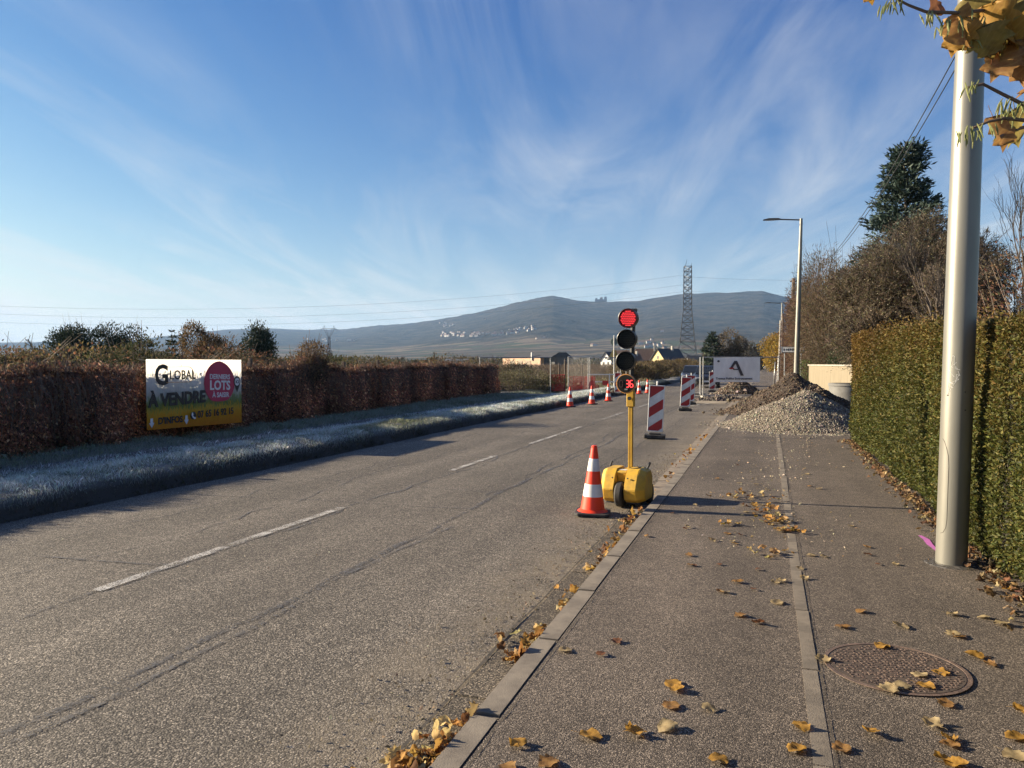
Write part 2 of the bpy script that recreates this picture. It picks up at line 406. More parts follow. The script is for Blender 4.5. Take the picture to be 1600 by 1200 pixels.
def strip(name, pts, w, z, mat, kind='structure', parent=None):
    V = []; F = []
    for i, (x, y) in enumerate(pts):
        a = pts[max(0, i - 1)]; c_ = pts[min(len(pts) - 1, i + 1)]
        dx, dy = c_[0] - a[0], c_[1] - a[1]; l = math.hypot(dx, dy) or 1
        ww = w(i) if callable(w) else w
        nx, ny = -dy / l * ww / 2, dx / l * ww / 2
        V += [(x + nx, y + ny, z), (x - nx, y - ny, z)]
    for i in range(len(pts) - 1): F.append((2 * i, 2 * i + 1, 2 * i + 3, 2 * i + 2))
    o = link(name, np_mesh(name, np.array(V), np.array(F), mat), parent)
    if kind and parent is None: o['kind'] = kind
    return o
for (ya, yb) in ((4.3, 7.7), (10.9, 12.9), (15.1, 19.6), (22.3, 25.6), (28.8, 32.2), (52, 55), (62, 65)):
    strip('lane_marking', [(-4.6, y) for y in np.linspace(ya, yb, 12)], 0.10, 0.009, M_dash)
for (xa, ya, xb, yb) in ((-6.6, 46.5, -3.2, 47.5), (-5.0, 40.0, -3.0, 43.5), (-3.0, 30, -2.2, 33.0)):
    strip('lane_marking', [(xa, ya), ((xa + xb) / 2, (ya + yb) / 2), (xb, yb)], 0.13, 0.009, M_dash)

# bitumen crack seals: wandering dark bands
def wander(x0, y0, y1, amp, seed, step=0.18, drift=0.0):
    return [(x0 + drift * (y - y0) + amp * nz(y * 0.55, seed) + amp * 0.45 * nz(y * 1.9, seed + 5), y) for y in np.arange(y0, y1, step)]
def wv(base, seed): return lambda i: max(0.008, base * (1 + 0.55 * nz(i * 0.23, seed)))
strip('crack_seal', wander(-3.16, 0.5, 30, 0.13, 1.3), wv(0.055, 2.2), 0.0042, M_seal)
strip('crack_seal', wander(-3.05, 0.5, 7.2, 0.12, 4.3), wv(0.038, 7.2), 0.0046, patchy(plain('grey_seal', (0.14, 0.13, 0.118), (0.10, 0.094, 0.086), 12, 0.6, 0.2, 120), .44, .60))
strip('crack_seal', wander(-3.34, 9, 40, 0.20, 9.1), wv(0.034, 3.9), 0.0044, M_seal)
strip('crack_seal', wander(-4.50, 1.5, 34, 0.22, 12.7), wv(0.036, 5.4), 0.0048, M_seal)
strip('crack_seal', wander(-5.5, 3, 26, 0.40, 22.7), wv(0.020, 6.4), 0.0050, M_seal)
strip('crack_seal', wander(-6.3, 5, 30, 0.45, 32.7), wv(0.020, 8.4), 0.0052, M_seal)
strip('crack_seal', wander(-2.5, 10, 26, 0.10, 52.7, drift=0.01), wv(0.022, 8.4), 0.0056, M_seal)
def cross_seal(y, xa, xb, seed, w, slope=0.0, z=0.0058):
    pts = [(x, y + slope * (x - xa) + 0.10 * nz(x * 0.9, seed) + 0.04 * nz(x * 3, seed)) for x in np.arange(xa, xb, 0.15)]
    strip('crack_seal', pts, wv(w, seed), z, M_seal)
cross_seal(7.9, -7.1, -3.1, 61, 0.022, 0.05); cross_seal(9.6, -7.1, -3.3, 64, 0.02, -0.10, 0.0060)
cross_seal(12.4, -7.1, -4.4, 67, 0.03, 0.08, 0.0062); cross_seal(20.5, -7.2, -1.7, 71, 0.05, 0.02, 0.0064)
cross_seal(4.9, -6.0, -4.55, 74, 0.03, 0.12, 0.0066); cross_seal(27, -7.2, -1.7, 77, 0.05, 0.03, 0.0068)
# the gap between road and gutter
strip('gutter_crack', wander(-1.47, 1.2, 11, 0.03, 82.1, 0.07), lambda i: max(0.004, 0.016 * (1 + 1.1 * nz(i * 0.31, 3.3))), 0.0070, M_joint)
# pavement: cracks and paint
M_crack = patchy(plain('pavement_joint', (.045, .038, .03), (.08, .066, .052), 20, .9), .40, .56)
strip('pavement_crack', [(x, 11.2 + 0.04 * nz(x * 4, 2) + 0.03 * x) for x in np.arange(-1.1, 1.6, 0.08)], 0.012, 0.0795, M_joint)
strip('pavement_crack', [(-1.10 + 0.012 * nz(y * 5, 7), y) for y in np.arange(1.2, 20, 0.08)], lambda i: 0.006 + 0.007 * nz(i * 0.4, 9), 0.0790, M_crack)
strip('pavement_crack', [(0.272 + 0.008 * nz(y * 5, 17), y) for y in np.arange(1.2, 18, 0.08)], lambda i: 0.006 + 0.006 * nz(i * 0.4, 19), 0.0792, M_crack)
M_pink = plain('pink_marking_paint', (0.50, 0.12, 0.42), (0.36, 0.13, 0.31), 30, 0.7)
strip('paint_mark', [(1.335, 7.82), (1.36, 7.66), (1.352, 7.45), (1.365, 7.25), (1.362, 7.10), (1.37, 6.9)], lambda i: (0.03, 0.055, 0.05, 0.035, 0.022, 0.008)[i], 0.0798, M_pink)
for y0, x0 in ((18.5, -0.35), (18.7, -0.02)):
    strip('paint_mark', [(x0 - 0.3, y0), (x0, y0 + 0.35), (x0 + 0.35, y0 - 0.1)], 0.05, 0.0796, M_dash)

# kerb stones, gutter pavers and the edging strip, one stone at a time
kerb = empty('kerb'); kerb['kind'] = 'structure'
def stone_mesh(name, dx, dy, dz, bev, mat):
    o = MB().box((0, 0, 0), (dx, dy, dz)).build(name, mat, bevel=bev, seg=2); me = o.data; bpy.data.objects.remove(o); return me
me_k = [stone_mesh('kerb_stone', 0.14, 0.992, 0.20, 0.014, M_kerb) for _ in range(1)]
for k in range(60):
    y = 0.2 + k
    drop = 0.055 * min(1, max(0, (y - 8.8) / 3.0))     # the kerb is lowered towards the drive
    o = link('kerb_stone', me_k[0], kerb, (-1.18 + random.uniform(-.003, .003), y + 0.5, -0.0215 + random.uniform(-.002, .002)))
    o.rotation_euler = (random.uniform(-.002, .002), random.uniform(-.006, .006), random.uniform(-.003, .003))
sheet('kerb_run', -1.25, -1.11, 60.3, 300, 0.081, M_kerb, kerb)
sheet('kerb_bed', -1.30, -1.08, 0.2, 60.3, 0.0030, M_joint, kerb)
gut = empty('gutter'); gut['kind'] = 'structure'
me_p = stone_mesh('gutter_stone', 0.19, 0.485, 0.10, 0.008, M_paver)
for k in range(64):
    y = 8.6 + 0.5 * k
    link('gutter_stone', me_p, gut, (-1.352 + random.uniform(-.004, .004), y, -0.036 + random.uniform(-.003, .003))).rotation_euler = (0, random.uniform(-.01, .01), random.uniform(-.008, .008))
me_g = stone_mesh('gutter_slab', 0.20, 2.36, 0.10, 0.006, asphalt('gutter_surface', (0.075, 0.062, 0.048), (0.32, 0.265, 0.195), 120, 2.0))
for k in range(3):
    link('gutter_slab', me_g, gut, (-1.355, 1.3 + 2.38 * k + 1.0, -0.040))
edg = empty('edging_strip'); edg['kind'] = 'structure'
me_e = stone_mesh('edging_stone', 0.085, 0.994, 0.12, 0.006, M_edge)
for k in range(18):
    o = link('edging_stone', me_e, edg, (0.222 + random.uniform(-.004, .004), 0.7 + k, 0.0180 + random.uniform(-.002, .002)))
    o.rotation_euler = (random.uniform(-.002, .002), random.uniform(-.012, .012), random.uniform(-.004, .004))

# manhole cover with raised studs
mh = empty('manhole_cover', (0.64, 4.36, 0.0795), 0.3, 'round rusty cast iron manhole cover set in the pavement', 'manhole cover'); mh.scale = (1, 1, .55)
MB().lathe([(0.345, 0.0), (0.345, 0.006), (0.325, 0.007), (0.325, 0.002), (0.0, 0.002)], n=48).build('frame_ring', M_iron, mh)
mbs = MB()
MB().lathe([(0.318, 0.0), (0.318, 0.0055), (0.0, 0.0058)], n=48).build('plate', plain('rusty_plate', (.075, .052, .038), (.045, .033, .026), 30, .9), mh)
k = 0
for ix in range(-13, 14):
    for iy in range(-13, 14):
        x, y = ix * 0.0245, iy * 0.0245
        if math.hypot(x, y) > 0.30: continue
        a = (0 if (ix + iy) % 2 else math.pi / 2) + random.uniform(-.15, .15)
        if random.random() < .9: mbs.box((x + random.uniform(-.004, .004), y + random.uniform(-.004, .004), 0.007), (random.uniform(.013, .021), random.uniform(.007, .012), random.uniform(.004, .007)), a + random.uniform(-.4, .4))
o = mbs.build('raised_studs', M_iron, mh); o['kind'] = 'stuff'

# ------------------------------------------------------------------ verge
def verge_z(X, Y):
    t = np.clip((-7.28 - X) / 0.30, 0, 1); t = t * t * (3 - 2 * t)
    z = t * (0.09 + 0.19 * np.exp(-((X + 8.15) / 0.85) ** 2)) - 0.04 * np.exp(-((X + 10.5) / 0.3) ** 2) + 0.05 * np.clip((-10.9 - X) / 1.0, 0, 1)
    z = z + t * (0.045 * vnoise(X * 1.3, Y * 0.9, 1.0) + 0.03 * vnoise(X * 4, Y * 3, 2.0, 2))
    return z
def verge_edge(Y): return -7.45 + 0.10 * vnoise(Y * 0.9, Y * 0 + 1.0, 4.0, 3)
xa = np.linspace(-7.12, -13.6, 54); ya = np.concatenate([np.arange(-3, 40, 0.3), np.arange(40, 90, 1.5), np.arange(90, 300, 10)])
VX, VY = np.meshgrid(xa, ya, indexing='ij')
link('verge', grid_mesh('verge', VX, VY, verge_z(VX + (-7.30 - verge_edge(VY)), VY) - 0.012, M_verge))['kind'] = 'structure'

# trodden footpath between verge and fence
pa = np.concatenate([np.arange(-3, 40, 0.4), np.arange(40, 70, 2.0)]); pu = np.linspace(-1, 1, 7)
PU, PY = np.meshgrid(pu, pa, indexing='ij'); PX = -10.5 - 0.12 * vnoise(PY * 0.7, PY * 0, 6.0) + PU * (0.30 + 0.07 * vnoise(PY * 1.7, PY * 0, 7.0))
link('footpath', grid_mesh('footpath', PX, PY, verge_z(PX + (-7.30 - verge_edge(PY)), PY) + 0.004 - 0.02 * np.abs(PU) ** 3, plain('trodden_earth', (0.15, 0.13, 0.11), (0.09, 0.078, 0.066), 5, 0.95, 0.4, 40)))['kind'] = 'structure'
def make_blades(P, H, W, lean, colr, rng):
    n = len(P); th = rng.uniform(0, 2 * np.pi, n); la = rng.uniform(0, 2 * np.pi, n)
    s = np.stack([np.cos(th), np.sin(th), 0 * th], 1) * (W / 2)[:, None]
    d = np.stack([np.cos(la), np.sin(la), 0 * la], 1) * (lean * H)[:, None]
    up = np.zeros((n, 3)); up[:, 2] = H
    mid = P + up * 0.55 + d * 0.3
    tip = P + up * (1 - 0.3 * lean)[:, None] + d
    V = np.stack([P - s, P + s, mid + s * 0.7, tip, mid - s * 0.7], 1).reshape(-1, 3)
    return V, np.arange(5 * n).reshape(-1, 5), np.repeat(colr, 5, axis=0)
n = 340000
Y = 4.0 + 60 * RNG.uniform(0, 1, n) ** 2.0
X = RNG.uniform(-12.6, -7.2, n)
edge = verge_edge(Y)
pathd = np.abs(X + 10.5 + 0.12 * vnoise(Y * 0.7, Y * 0, 6.0)) / 0.34
keep = (X < edge + 0.02) & ((pathd > 1) | (RNG.uniform(0, 1, n) < 0.10)) & (vnoise(X * 5, Y * 5, 8.0, 2) + RNG.normal(0, .4, n) > -0.55)
X, Y, edge = X[keep], Y[keep], edge[keep]; n = len(X)
clump = np.clip(0.45 + 0.9 * vnoise(X * 5.5, Y * 5.5, 3.0, 3), 0, 1)
H = (0.02 + 0.10 * clump) * RNG.uniform(0.6, 1.3, n) * (1 + 0.5 * (X < -10.9))
W = 0.0026 + 0.00034 * Y
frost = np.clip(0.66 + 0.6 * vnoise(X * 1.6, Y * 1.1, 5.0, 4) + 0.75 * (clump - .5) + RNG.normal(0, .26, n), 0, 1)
frost *= np.clip((edge - 0.10 - X) / 0.25, 0.03, 1)  # rime left off the bank too, so its painted shade stays dark
frost *= 1 - 0.85 * np.exp(-((Y - 16.5) / 2.4) ** 2 - ((X + 8.1) / 0.55) ** 2)       # thawed patch in the sun
frost *= np.where(X < -10.8, 0.35, 1.0)
frost *= np.where(Y > 46, 0.6, 1.0)
green = pal(RNG, n, [(0.085, 0.115, 0.035), (0.13, 0.15, 0.05), (0.18, 0.16, 0.08)], [.5, .3, .2])
rime = pal(RNG, n, [(0.78, 0.82, 0.79), (0.60, 0.66, 0.61), (0.92, 0.94, 0.93)], [.45, .30, .25], 0.10)
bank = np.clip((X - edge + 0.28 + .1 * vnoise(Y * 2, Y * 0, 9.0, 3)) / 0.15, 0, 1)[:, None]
green = green * (1 - bank) + pal(RNG, n, [(0.035, 0.036, 0.018), (0.055, 0.045, 0.026)]) * bank      # blades on the bank darkened: its shaded side painted into their colour
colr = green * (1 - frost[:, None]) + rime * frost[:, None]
Z = verge_z(X + (-7.30 - verge_edge(Y)), Y) - 0.015
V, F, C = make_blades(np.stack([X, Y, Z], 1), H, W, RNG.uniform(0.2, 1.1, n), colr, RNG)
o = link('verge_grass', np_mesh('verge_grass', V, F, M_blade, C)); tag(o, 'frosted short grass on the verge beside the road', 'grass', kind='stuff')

# ------------------------------------------------------------------ hills
CAM_YAW = R(18.35)
# skyline of the hills, converted from image pixels: bearing in degrees from the road axis, elevation in thousandths
PROF = np.array([(-73.06, 11.0), (-60.79, 18.4), (-51.97, 22.8), (-44.86, 26.8), (-40.92, 36.8), (-38.86, 41.3), (-35.88, 43.6), (-33.25, 42.6), (-30.55, 43.9), (-28.25, 49.1), (-25.93, 51.9), (-23.57, 57.9), (-21.21, 65.6), (-19.78, 71.5), (-18.35, 78.1), (-16.92, 83.9), (-15.4, 88.8), (-14.07, 83.7), (-12.65, 80.2), (-10.77, 79.9), (-8.91, 81.2), (-7.07, 86.4), (-5.25, 89.1), (-3.01, 89.0), (-0.39, 90.1), (0.9, 83.2), (1.74, 78.1), (3.4, 80.3), (6.22, 74.1), (10.03, 65.8), (15.27, 52.6), (24.09, 29.4), (37.89, 12.9)], float)
P_AZ = np.radians(PROF[:, 0]); P_TAN = PROF[:, 1] / 1000
def ridge_r(az): return np.interp(az, [R(-48), R(-32), R(-24), R(-12), R(20)], [8600, 8200, 6600, 5600, 5600])
def hill_z(az, r):
    rr = ridge_r(az); hh = np.interp(az, P_AZ, P_TAN) * rr
    t = np.clip((r - 1700) / (rr - 1700), 0, 1)
    x, y = r * np.sin(az), r * np.cos(az)
    z = hh * t ** 1.75
    fold = vnoise(x / 420, y / 700, 11.0, 4)
    z = z * (1 + 0.35 * fold * (1 - t)) + hh * 0.45 * np.abs(vnoise(x / 330, y / 900, 13.0, 3)) * t * (1 - t) ** 0.8
    z = z + np.where(t > 0.9, 5 * vnoise(x / 30, y / 40, 15.0, 2), 0)
    back = np.clip((r - rr) / 1500, 0, 1)
    return np.where(r > rr, hh * (1 - 0.8 * back) + 5 * vnoise(x / 30, y / 40, 15.0, 2) * (1 - back), z) - 3 * (t <= 0)
az = np.linspace(R(-62), R(24), 620); rn = np.concatenate([np.linspace(1650, 5200, 90), np.linspace(5230, 8700, 90), [9200, 9400]])
AZ, RN = np.meshgrid(az, rn, indexing='ij')
HZ = hill_z(AZ, RN)
m, nt, b = new_mat('wooded_hillside')
v = obj_vec(nt)
s = N(nt, 'ShaderNodeSeparateXYZ'); nt.links.new(v, s.inputs[0])
hgt = MATH(nt, 'ADD', MATH(nt, 'DIVIDE', s.outputs[2], 330.0), MATH(nt, 'MULTIPLY', MATH(nt, 'SUBTRACT', NOISE(nt, v, 0.0016, 5, 0.6), 0.5), 0.75))
wood = MIXC(nt, RAMP(nt, NOISE(nt, v, 0.010, 9, 0.75), [(.36, 0.0), (.66, 1.0)]), (0.006, 0.010, 0.008), (0.105, 0.085, 0.055))
vo = N(nt, 'ShaderNodeTexVoronoi'); vo.inputs['Scale'].default_value = 0.006
mp = N(nt, 'ShaderNodeMapping'); mp.inputs['Scale'].default_value = (1, 2.4, 3); nt.links.new(v, mp.inputs[0]); nt.links.new(mp.outputs[0], vo.inputs['Vector'])
sp = N(nt, 'ShaderNodeSeparateColor'); nt.links.new(vo.outputs['Color'], sp.inputs[0])
vine = RAMP(nt, sp.outputs[0], [(0, (0.09, 0.075, 0.05)), (0.3, (0.20, 0.155, 0.10)), (0.55, (0.075, 0.085, 0.04)), (0.8, (0.14, 0.105, 0.07))], 'CONSTANT')
nt.links.new(MIXC(nt, RAMP(nt, hgt, [(0.26, 0.0), (0.36, 1.0)]), vine, wood), b.inputs['Base Color'])
b.inputs['Roughness'].default_value = 1.0; b.inputs['Specular IOR Level'].default_value = 0.0
BUMP(nt, b, NOISE(nt, v, 0.010, 9, 0.75), 1.0, 80)
link('hills', grid_mesh('hills', RN * np.sin(AZ), RN * np.cos(AZ), HZ, m))['kind'] = 'structure'

def on_hill(bearing, elev):
    """where a line of that bearing (degrees) and elevation (thousandths) meets the hillside"""
    a, t = R(bearing), elev / 1000
    r = np.arange(1750, 6500, 10.0); z = hill_z(np.full_like(r, a), r)
    hit = np.nonzero(z >= 1.65 + t * r)[0]
    k = hit[0] if len(hit) else len(r) - 1
    return Vector((r[k] * math.sin(a), r[k] * math.cos(a), float(z[k])))

# ------------------------------------------------------------------ haze: one closed box of even air
m = bpy.data.materials.new('haze_air'); m.use_nodes = True
nt = m.node_tree; nt.nodes.clear()
pv = N(nt, 'ShaderNodeVolumePrincipled'); pv.inputs['Color'].default_value = (0.38, 0.62, 1.0, 1)
pv.inputs['Density'].default_value = 6.0e-5; pv.inputs['Anisotropy'].default_value = 0.1
mo = N(nt, 'ShaderNodeOutputMaterial'); nt.links.new(pv.outputs[0], mo.inputs['Volume'])
hz = MB().box((0, 0, 272), (19400, 19400, 560)).build('haze', m)
tag(hz, 'pale blue morning haze over the plain', 'haze', kind='stuff')

# ------------------------------------------------------------------ village, castle and far buildings
M_hwall = [plain('far_house_wall', (0.36, 0.345, 0.32), (0.28, 0.27, 0.25), 0.2, 0.8), plain('far_house_cream', (0.40, 0.35, 0.28), (0.36, 0.31, 0.25), 0.2, 0.8)]
M_hroof = plain('far_tile_roof', (0.16, 0.085, 0.06), (0.11, 0.065, 0.05), 0.5, 0.9)
def far_house(w, d, h, roof_h, mat):
    e = empty('village_house')
    MB().box((0, 0, h / 2 - 2), (w, d, h + 4)).build('wall', mat, e)
    MB().prism([(-d / 2 - .4, h + .02), (d / 2 + .4, h + .02), (0, h + roof_h)], 'x', -w / 2 - .4, w / 2 + .4).build('roof', M_hroof, e)
    return e
protos = [far_house(11, 8, 6, 3.5, M_hwall[0]), far_house(9, 8, 5.5, 4, M_hwall[1]), far_house(16, 9, 7, 3, M_hwall[0])]
rv = random.Random(5)
spots = [(-19.08, 37.9), (-17.97, 39.6), (-18.32, 38.8), (-23.29, 37.7), (-17.04, 43.9), (-17.3, 46.5), (-20.09, 39.2), (-19.6, 37.6), (-23.44, 39.2), (-21.39, 35.0), (-18.16, 44.0), (-17.96, 44.6), (-19.11, 41.7), (-23.55, 35.2), (-21.89, 39.3), (-16.79, 43.1), (-21.32, 34.7), (-19.63, 36.9), (-21.93, 34.8), (-18.64, 37.7), (-17.35, 45.2), (-20.83, 39.7), (-22.36, 40.2), (-21.24, 36.9), (-23.53, 36.4), (-20.99, 38.8), (-17.82, 42.9), (-21.14, 37.7), (-18.55, 43.6), (-16.84, 48.3), (-18.26, 39.4), (-23.39, 35.7), (-20.79, 37.1), (-23.47, 40.3), (-22.1, 34.7), (-21.99, 35.9), (-17.12, 41.8), (-20.94, 38.5), (-19.72, 36.0), (-22.65, 36.0), (-17.96, 40.1), (-23.23, 34.7), (-22.78, 38.5), (-19.16, 36.6), (-20.97, 34.9), (-19.59, 39.3), (-21.13, 39.6), (-22.88, 39.7), (-18.65, 37.5), (-22.24, 40.3), (-16.77, 45.3), (-20.52, 39.2), (-19.27, 36.9), (-20.18, 38.1), (-23.06, 34.9), (-23.26, 37.5), (-17.7, 45.4), (-18.38, 38.5), (-19.03, 37.8), (-22.66, 37.9), (-22.34, 35.4), (-21.29, 37.9), (-16.69, 43.5), (-16.83, 45.6), (-23.23, 49.0), (-23.24, 51.9), (-23.33, 52.9), (-23.37, 47.3), (-22.68, 49.7), (-23.22, 51.6), (-23.71, 52.0), (-22.89, 48.1), (-23.38, 48.6), (-29.75, 29.7), (-30.25, 29.2), (-31.62, 29.4), (-31.99, 30.8), (-29.77, 29.7), (-31.93, 27.8), (-30.32, 30.4), (-33.19, 30.2), (-32.13, 29.6), (-31.17, 28.7), (-30.33, 29.0), (-31.69, 29.8), (-29.92, 28.8), (-31.68, 28.5), (-7.55, 21.4), (-7.16, 17.0), (-8.84, 24.1), (-10.15, 19.1), (-7.3, 24.8), (-8.2, 21.0), (-8.06, 29.9), (-7.87, 23.2), (-8.3, 25.9), (-8.45, 20.1), (-20.35, 56.5), (-8.31, 27.0), (-7.34, 40.0), (-12.42, 22.3), (-12.18, 22.7), (-15.97, 33.2), (-16.54, 31.6)]
for k, (x, y) in enumerate(spots):
    p = on_hill(x, y)
    q = protos[k % 3]; o = q if k < 3 else copy_tree(q)
    o.location = p; o.rotation_euler = (0, 0, rv.uniform(-0.6, 0.9)); sc = rv.uniform(0.8, 1.35); o.scale = (sc, sc, sc)
    tag(o, 'tiny pale house ' + ('in the low hamlet right of the distant pylon' if x < -26 else 'of the hamlet high above the hillside village' if y > 46 and x < -23 else 'in the left half of the hillside village' if x < -20 else 'in the right half of the hillside village' if x < -16.2 else 'low on the far slope behind the traffic signal'), 'house', 'houses of the hillside village')

a = R(-11.81); rr = float(ridge_r(a)); cp = Vector((rr * math.sin(a), rr * math.cos(a), float(hill_z(np.array(a), np.array(rr)))))
castle = empty('ruined_castle', cp, -a, 'ruined castle with square towers on the far ridge', 'castle')
M_cst = plain('castle_stone', (0.20, 0.16, 0.13), (0.14, 0.115, 0.10), 0.1, 0.9)
MB().box((0, 0, 4), (80, 24, 26)).build('curtain_wall', M_cst, castle)
MB().box((36, 0, 12), (18, 18, 46)).build('keep_tower', M_cst, castle)
MB().box((-30, 0, 8), (14, 14, 36)).build('corner_tower', M_cst, castle)
MB().box((6, 4, 8), (20, 12, 34)).prism([(-4, 24.9), (12, 24.9), (4, 33)], 'x', -4, 16).build('hall', M_cst, castle)

def gable_house(name, loc, rz, w, d, h, rh, wall, roof, label, parts=True, cat='house'):
    """gable end faces local -y"""
    e = empty(name, loc, rz, label, cat)
    MB().prism([(-w / 2, -0.5), (w / 2, -0.5), (w / 2, h), (0, h + rh), (-w / 2, h)], 'y', -d / 2, d / 2).build('wall', wall, e)
    mb = MB()
    for s_ in (-1, 1):
        p0 = Vector((s_ * (w / 2 + .5), 0, h - .5 * rh / (w / 2) + .12)); p1 = Vector((0, 0, h + rh + .12))
        V = [(p0.x, -d / 2 - .5, p0.z), (p0.x, d / 2 + .5, p0.z), (0, d / 2 + .5, p1.z), (0, -d / 2 - .5, p1.z)]
        V += [(x, y, z + .22) for x, y, z in V]
        mb.add(V, [(0, 1, 2, 3), (4, 7, 6, 5), (0, 4, 5, 1), (1, 5, 6, 2), (2, 6, 7, 3), (3, 7, 4, 0)])
    rf = mb.build('roof', roof, e)
    if parts:
        MB().box((w * .15, d * .1, h + rh + .3), (.7, .7, 1.8)).build('chimney', M_conc, rf)
        for x in (-w * .22, w * .22):
            wi = MB().box((x, -d / 2 - .01, h * .55), (1.0, .08, 1.3)).build('window', M_dark, e)
            MB().box((x, -d / 2 - .06, h * .55 - .72), (1.2, .14, .1)).build('sill', M_conc, wi)
        MB().box((0, -d / 2 - .01, h + rh * .3), (.9, .08, 1.1)).build('window', M_dark, e)
    return e
M_hy = plain('yellow_render', (0.62, 0.48, 0.24), (0.55, 0.42, 0.21), 0.5, 0.85)
M_hw = plain('white_render', (0.78, 0.75, 0.70), (0.66, 0.63, 0.58), 0.5, 0.85)
M_hg = plain('beige_render', (0.42, 0.35, 0.26), (0.35, 0.29, 0.21), 0.5, 0.85)
M_slate = plain('slate_roof', (0.05, 0.053, 0.06), (0.035, 0.037, 0.042), 2, 0.8)
M_brroof = plain('brown_tile_roof', (0.13, 0.075, 0.05), (0.085, 0.055, 0.042), 2, 0.85)
gable_house('gabled_house', (-34.3, 283, 0), R(-38), 7.6, 10, 2.6, 4.2, M_hy, M_slate, 'yellow gabled house with dark slate roof beyond the vineyard')
gable_house('gabled_house', (-41.5, 292, 0), R(-75), 9, 11, 3.0, 3.9, M_hg, M_brroof, 'beige house with brown tiled roof next to the yellow house')
gable_house('gabled_house', (-44.0, 268, 0), R(-20), 3.2, 7, 1.9, 2.9, M_hw, M_brroof, 'narrow white gabled house in front of brown tiled roofs')
gable_house('gabled_house', (-50.5, 306, 0), R(-80), 9, 15, 3.2, 3.4, M_hg, M_brroof, 'long low house with dark brown roof behind the traffic light')
gable_house('gabled_house', (-63, 326, 0), R(-25), 5.5, 9, 3.0, 3.4, M_hw, M_slate, 'small white gabled house left of the signal mast')
gable_house('gabled_house', (-24, 300, 0), R(-70), 6, 10, 2.0, 2.4, M_hw, M_slate, 'low white house at the foot of the big pylon')
# the industrial shed
sh = empty('industrial_shed', (-86.5, 287, 0), R(-24), 'long orange industrial shed with dark low roof in the fields', 'building')
M_shed = plain('salmon_cladding', (0.66, 0.42, 0.27), (0.56, 0.35, 0.22), 0.6, 0.7, stretch=(1, 1, 0.2))
MB().box((-1, 0, 1.9), (19.5, 12, 4.2)).build('wall', M_shed, sh)
MB().box((11.4, 1.5, 2.0), (5.2, 11, 4.4)).build('annex_wall', M_dark, sh)  # right-hand part lies in shade; that shade is put into its dark colour
MB().prism([(-6.5, 4.02), (6.5, 4.02), (2.5, 5.9), (-2.0, 5.9)], 'x', -11.5, 14.4).build('roof', M_slate, sh)
for x in (-5.5, -1.5, 2.5): MB().box((x, -6.02, 1.6), (2.6, .1, 2.4)).build('shutter', M_hg, sh)
MB().box((4.6, -6.2, 4.4), (.5, .5, 3.0)).build('vent_pipe', M_galv, sh)
sh2 = empty('flat_shed', (-114.5, 277, 0), R(22), 'low white flat-roofed shed far behind the creeper fence', 'building')
MB().box((0, 0, 1.4), (7.5, 6, 3.0)).build('wall', M_hg, sh2)
MB().box((0, 0, 3.15), (9, 7, 0.6)).build('roof', M_hw, sh2)

# ------------------------------------------------------------------ pylons and wires
def lattice(mb, prof, th):
    """prof [(z, half width)]"""
    for (z0, w0), (z1, w1) in zip(prof, prof[1:]):
        c0 = [Vector((sx * w0, sy * w0, z0)) for sx, sy in ((-1,-1),(1,-1),(1,1),(-1,1))]
        c1 = [Vector((sx * w1, sy * w1, z1)) for sx, sy in ((-1,-1),(1,-1),(1,1),(-1,1))]
        for i in range(4):
            j = (i + 1) % 4
            mb.tube(c0[i], c1[i], th, n=4); mb.tube(c0[i], c1[j], th * .55, n=3); mb.tube(c0[j], c1[i], th * .55, n=3); mb.tube(c1[i], c1[j], th * .6, n=3)
def refine(prof, n):
    out = []
    for (z0, w0), (z1, w1), k in zip(prof, prof[1:], n):
        for i in range(k): out.append((z0 + (z1 - z0) * i / k, w0 + (w1 - w0) * i / k))
    return out + [prof[-1]]
py = empty('lattice_pylon', (-32.9, 339.5, 0), R(8), 'tall steel lattice pylon rising above the houses and hills', 'pylon')
mb = MB(); lattice(mb, refine([(0, 4.7), (11, 3.1), (25, 1.75), (43.5, 1.6)], [3, 5, 8]), 0.17); mb.build('tower', M_steel, py)
mb = MB()
for z, l in ((33.5, 7), (37.5, 8.5), (41.5, 6)):
    for s_ in (-1, 1):
        for q in (-1.5, 1.5): mb.tube((q, 0, z), (0, s_ * l, z + .4), .11, n=3); mb.tube((q, s_ * 1.5, z + 1.8), (0, s_ * l, z + .4), .09, n=3)
        mb.tube((0, s_ * l, z + .4), (0, s_ * l, z - 1.6), .12, n=4)
mb.build('cross_arms', M_steel, py)
MB().tube((-1, 0, 43.4), (-.4, 0, 46.6), .16, .05, n=4).tube((1.4, 0, 43.4), (1.5, 0, 45.0), .14, .05, n=4).build('earth_peak', M_steel, py)
py2 = empty('far_pylon', (-541, 876, 0), R(31), 'distant grey lattice pylon with wide forked head', 'pylon')
mb = MB(); lattice(mb, refine([(0, 4.2), (22, 1.8), (36, 1.2)], [4, 4]), 0.62); mb.build('tower', M_steel, py2)
mb = MB()
for s_ in (-1, 1):
    mb.tube((s_ * 1.2, 0, 36), (s_ * 7, 0, 47), .38, n=4); mb.tube((s_ * .3, 0, 36), (s_ * 4, 0, 47), .28, n=4)
    mb.tube((s_ * 7, 0, 47), (s_ * 10.5, 0, 46.5), .3, n=4); mb.tube((s_ * 5, 0, 47), (s_ * 6, 0, 51), .3, n=4); mb.tube((s_ * 6, 0, 51), (s_ * 8, 0, 47), .22, n=4)
    mb.tube((s_ * 10, 0, 46.5), (s_ * 10, 0, 43), .22, n=4)
mb.tube((-8, 0, 47.2), (8, 0, 47.2), .34, n=4); mb.build('forked_head', M_steel, py2)
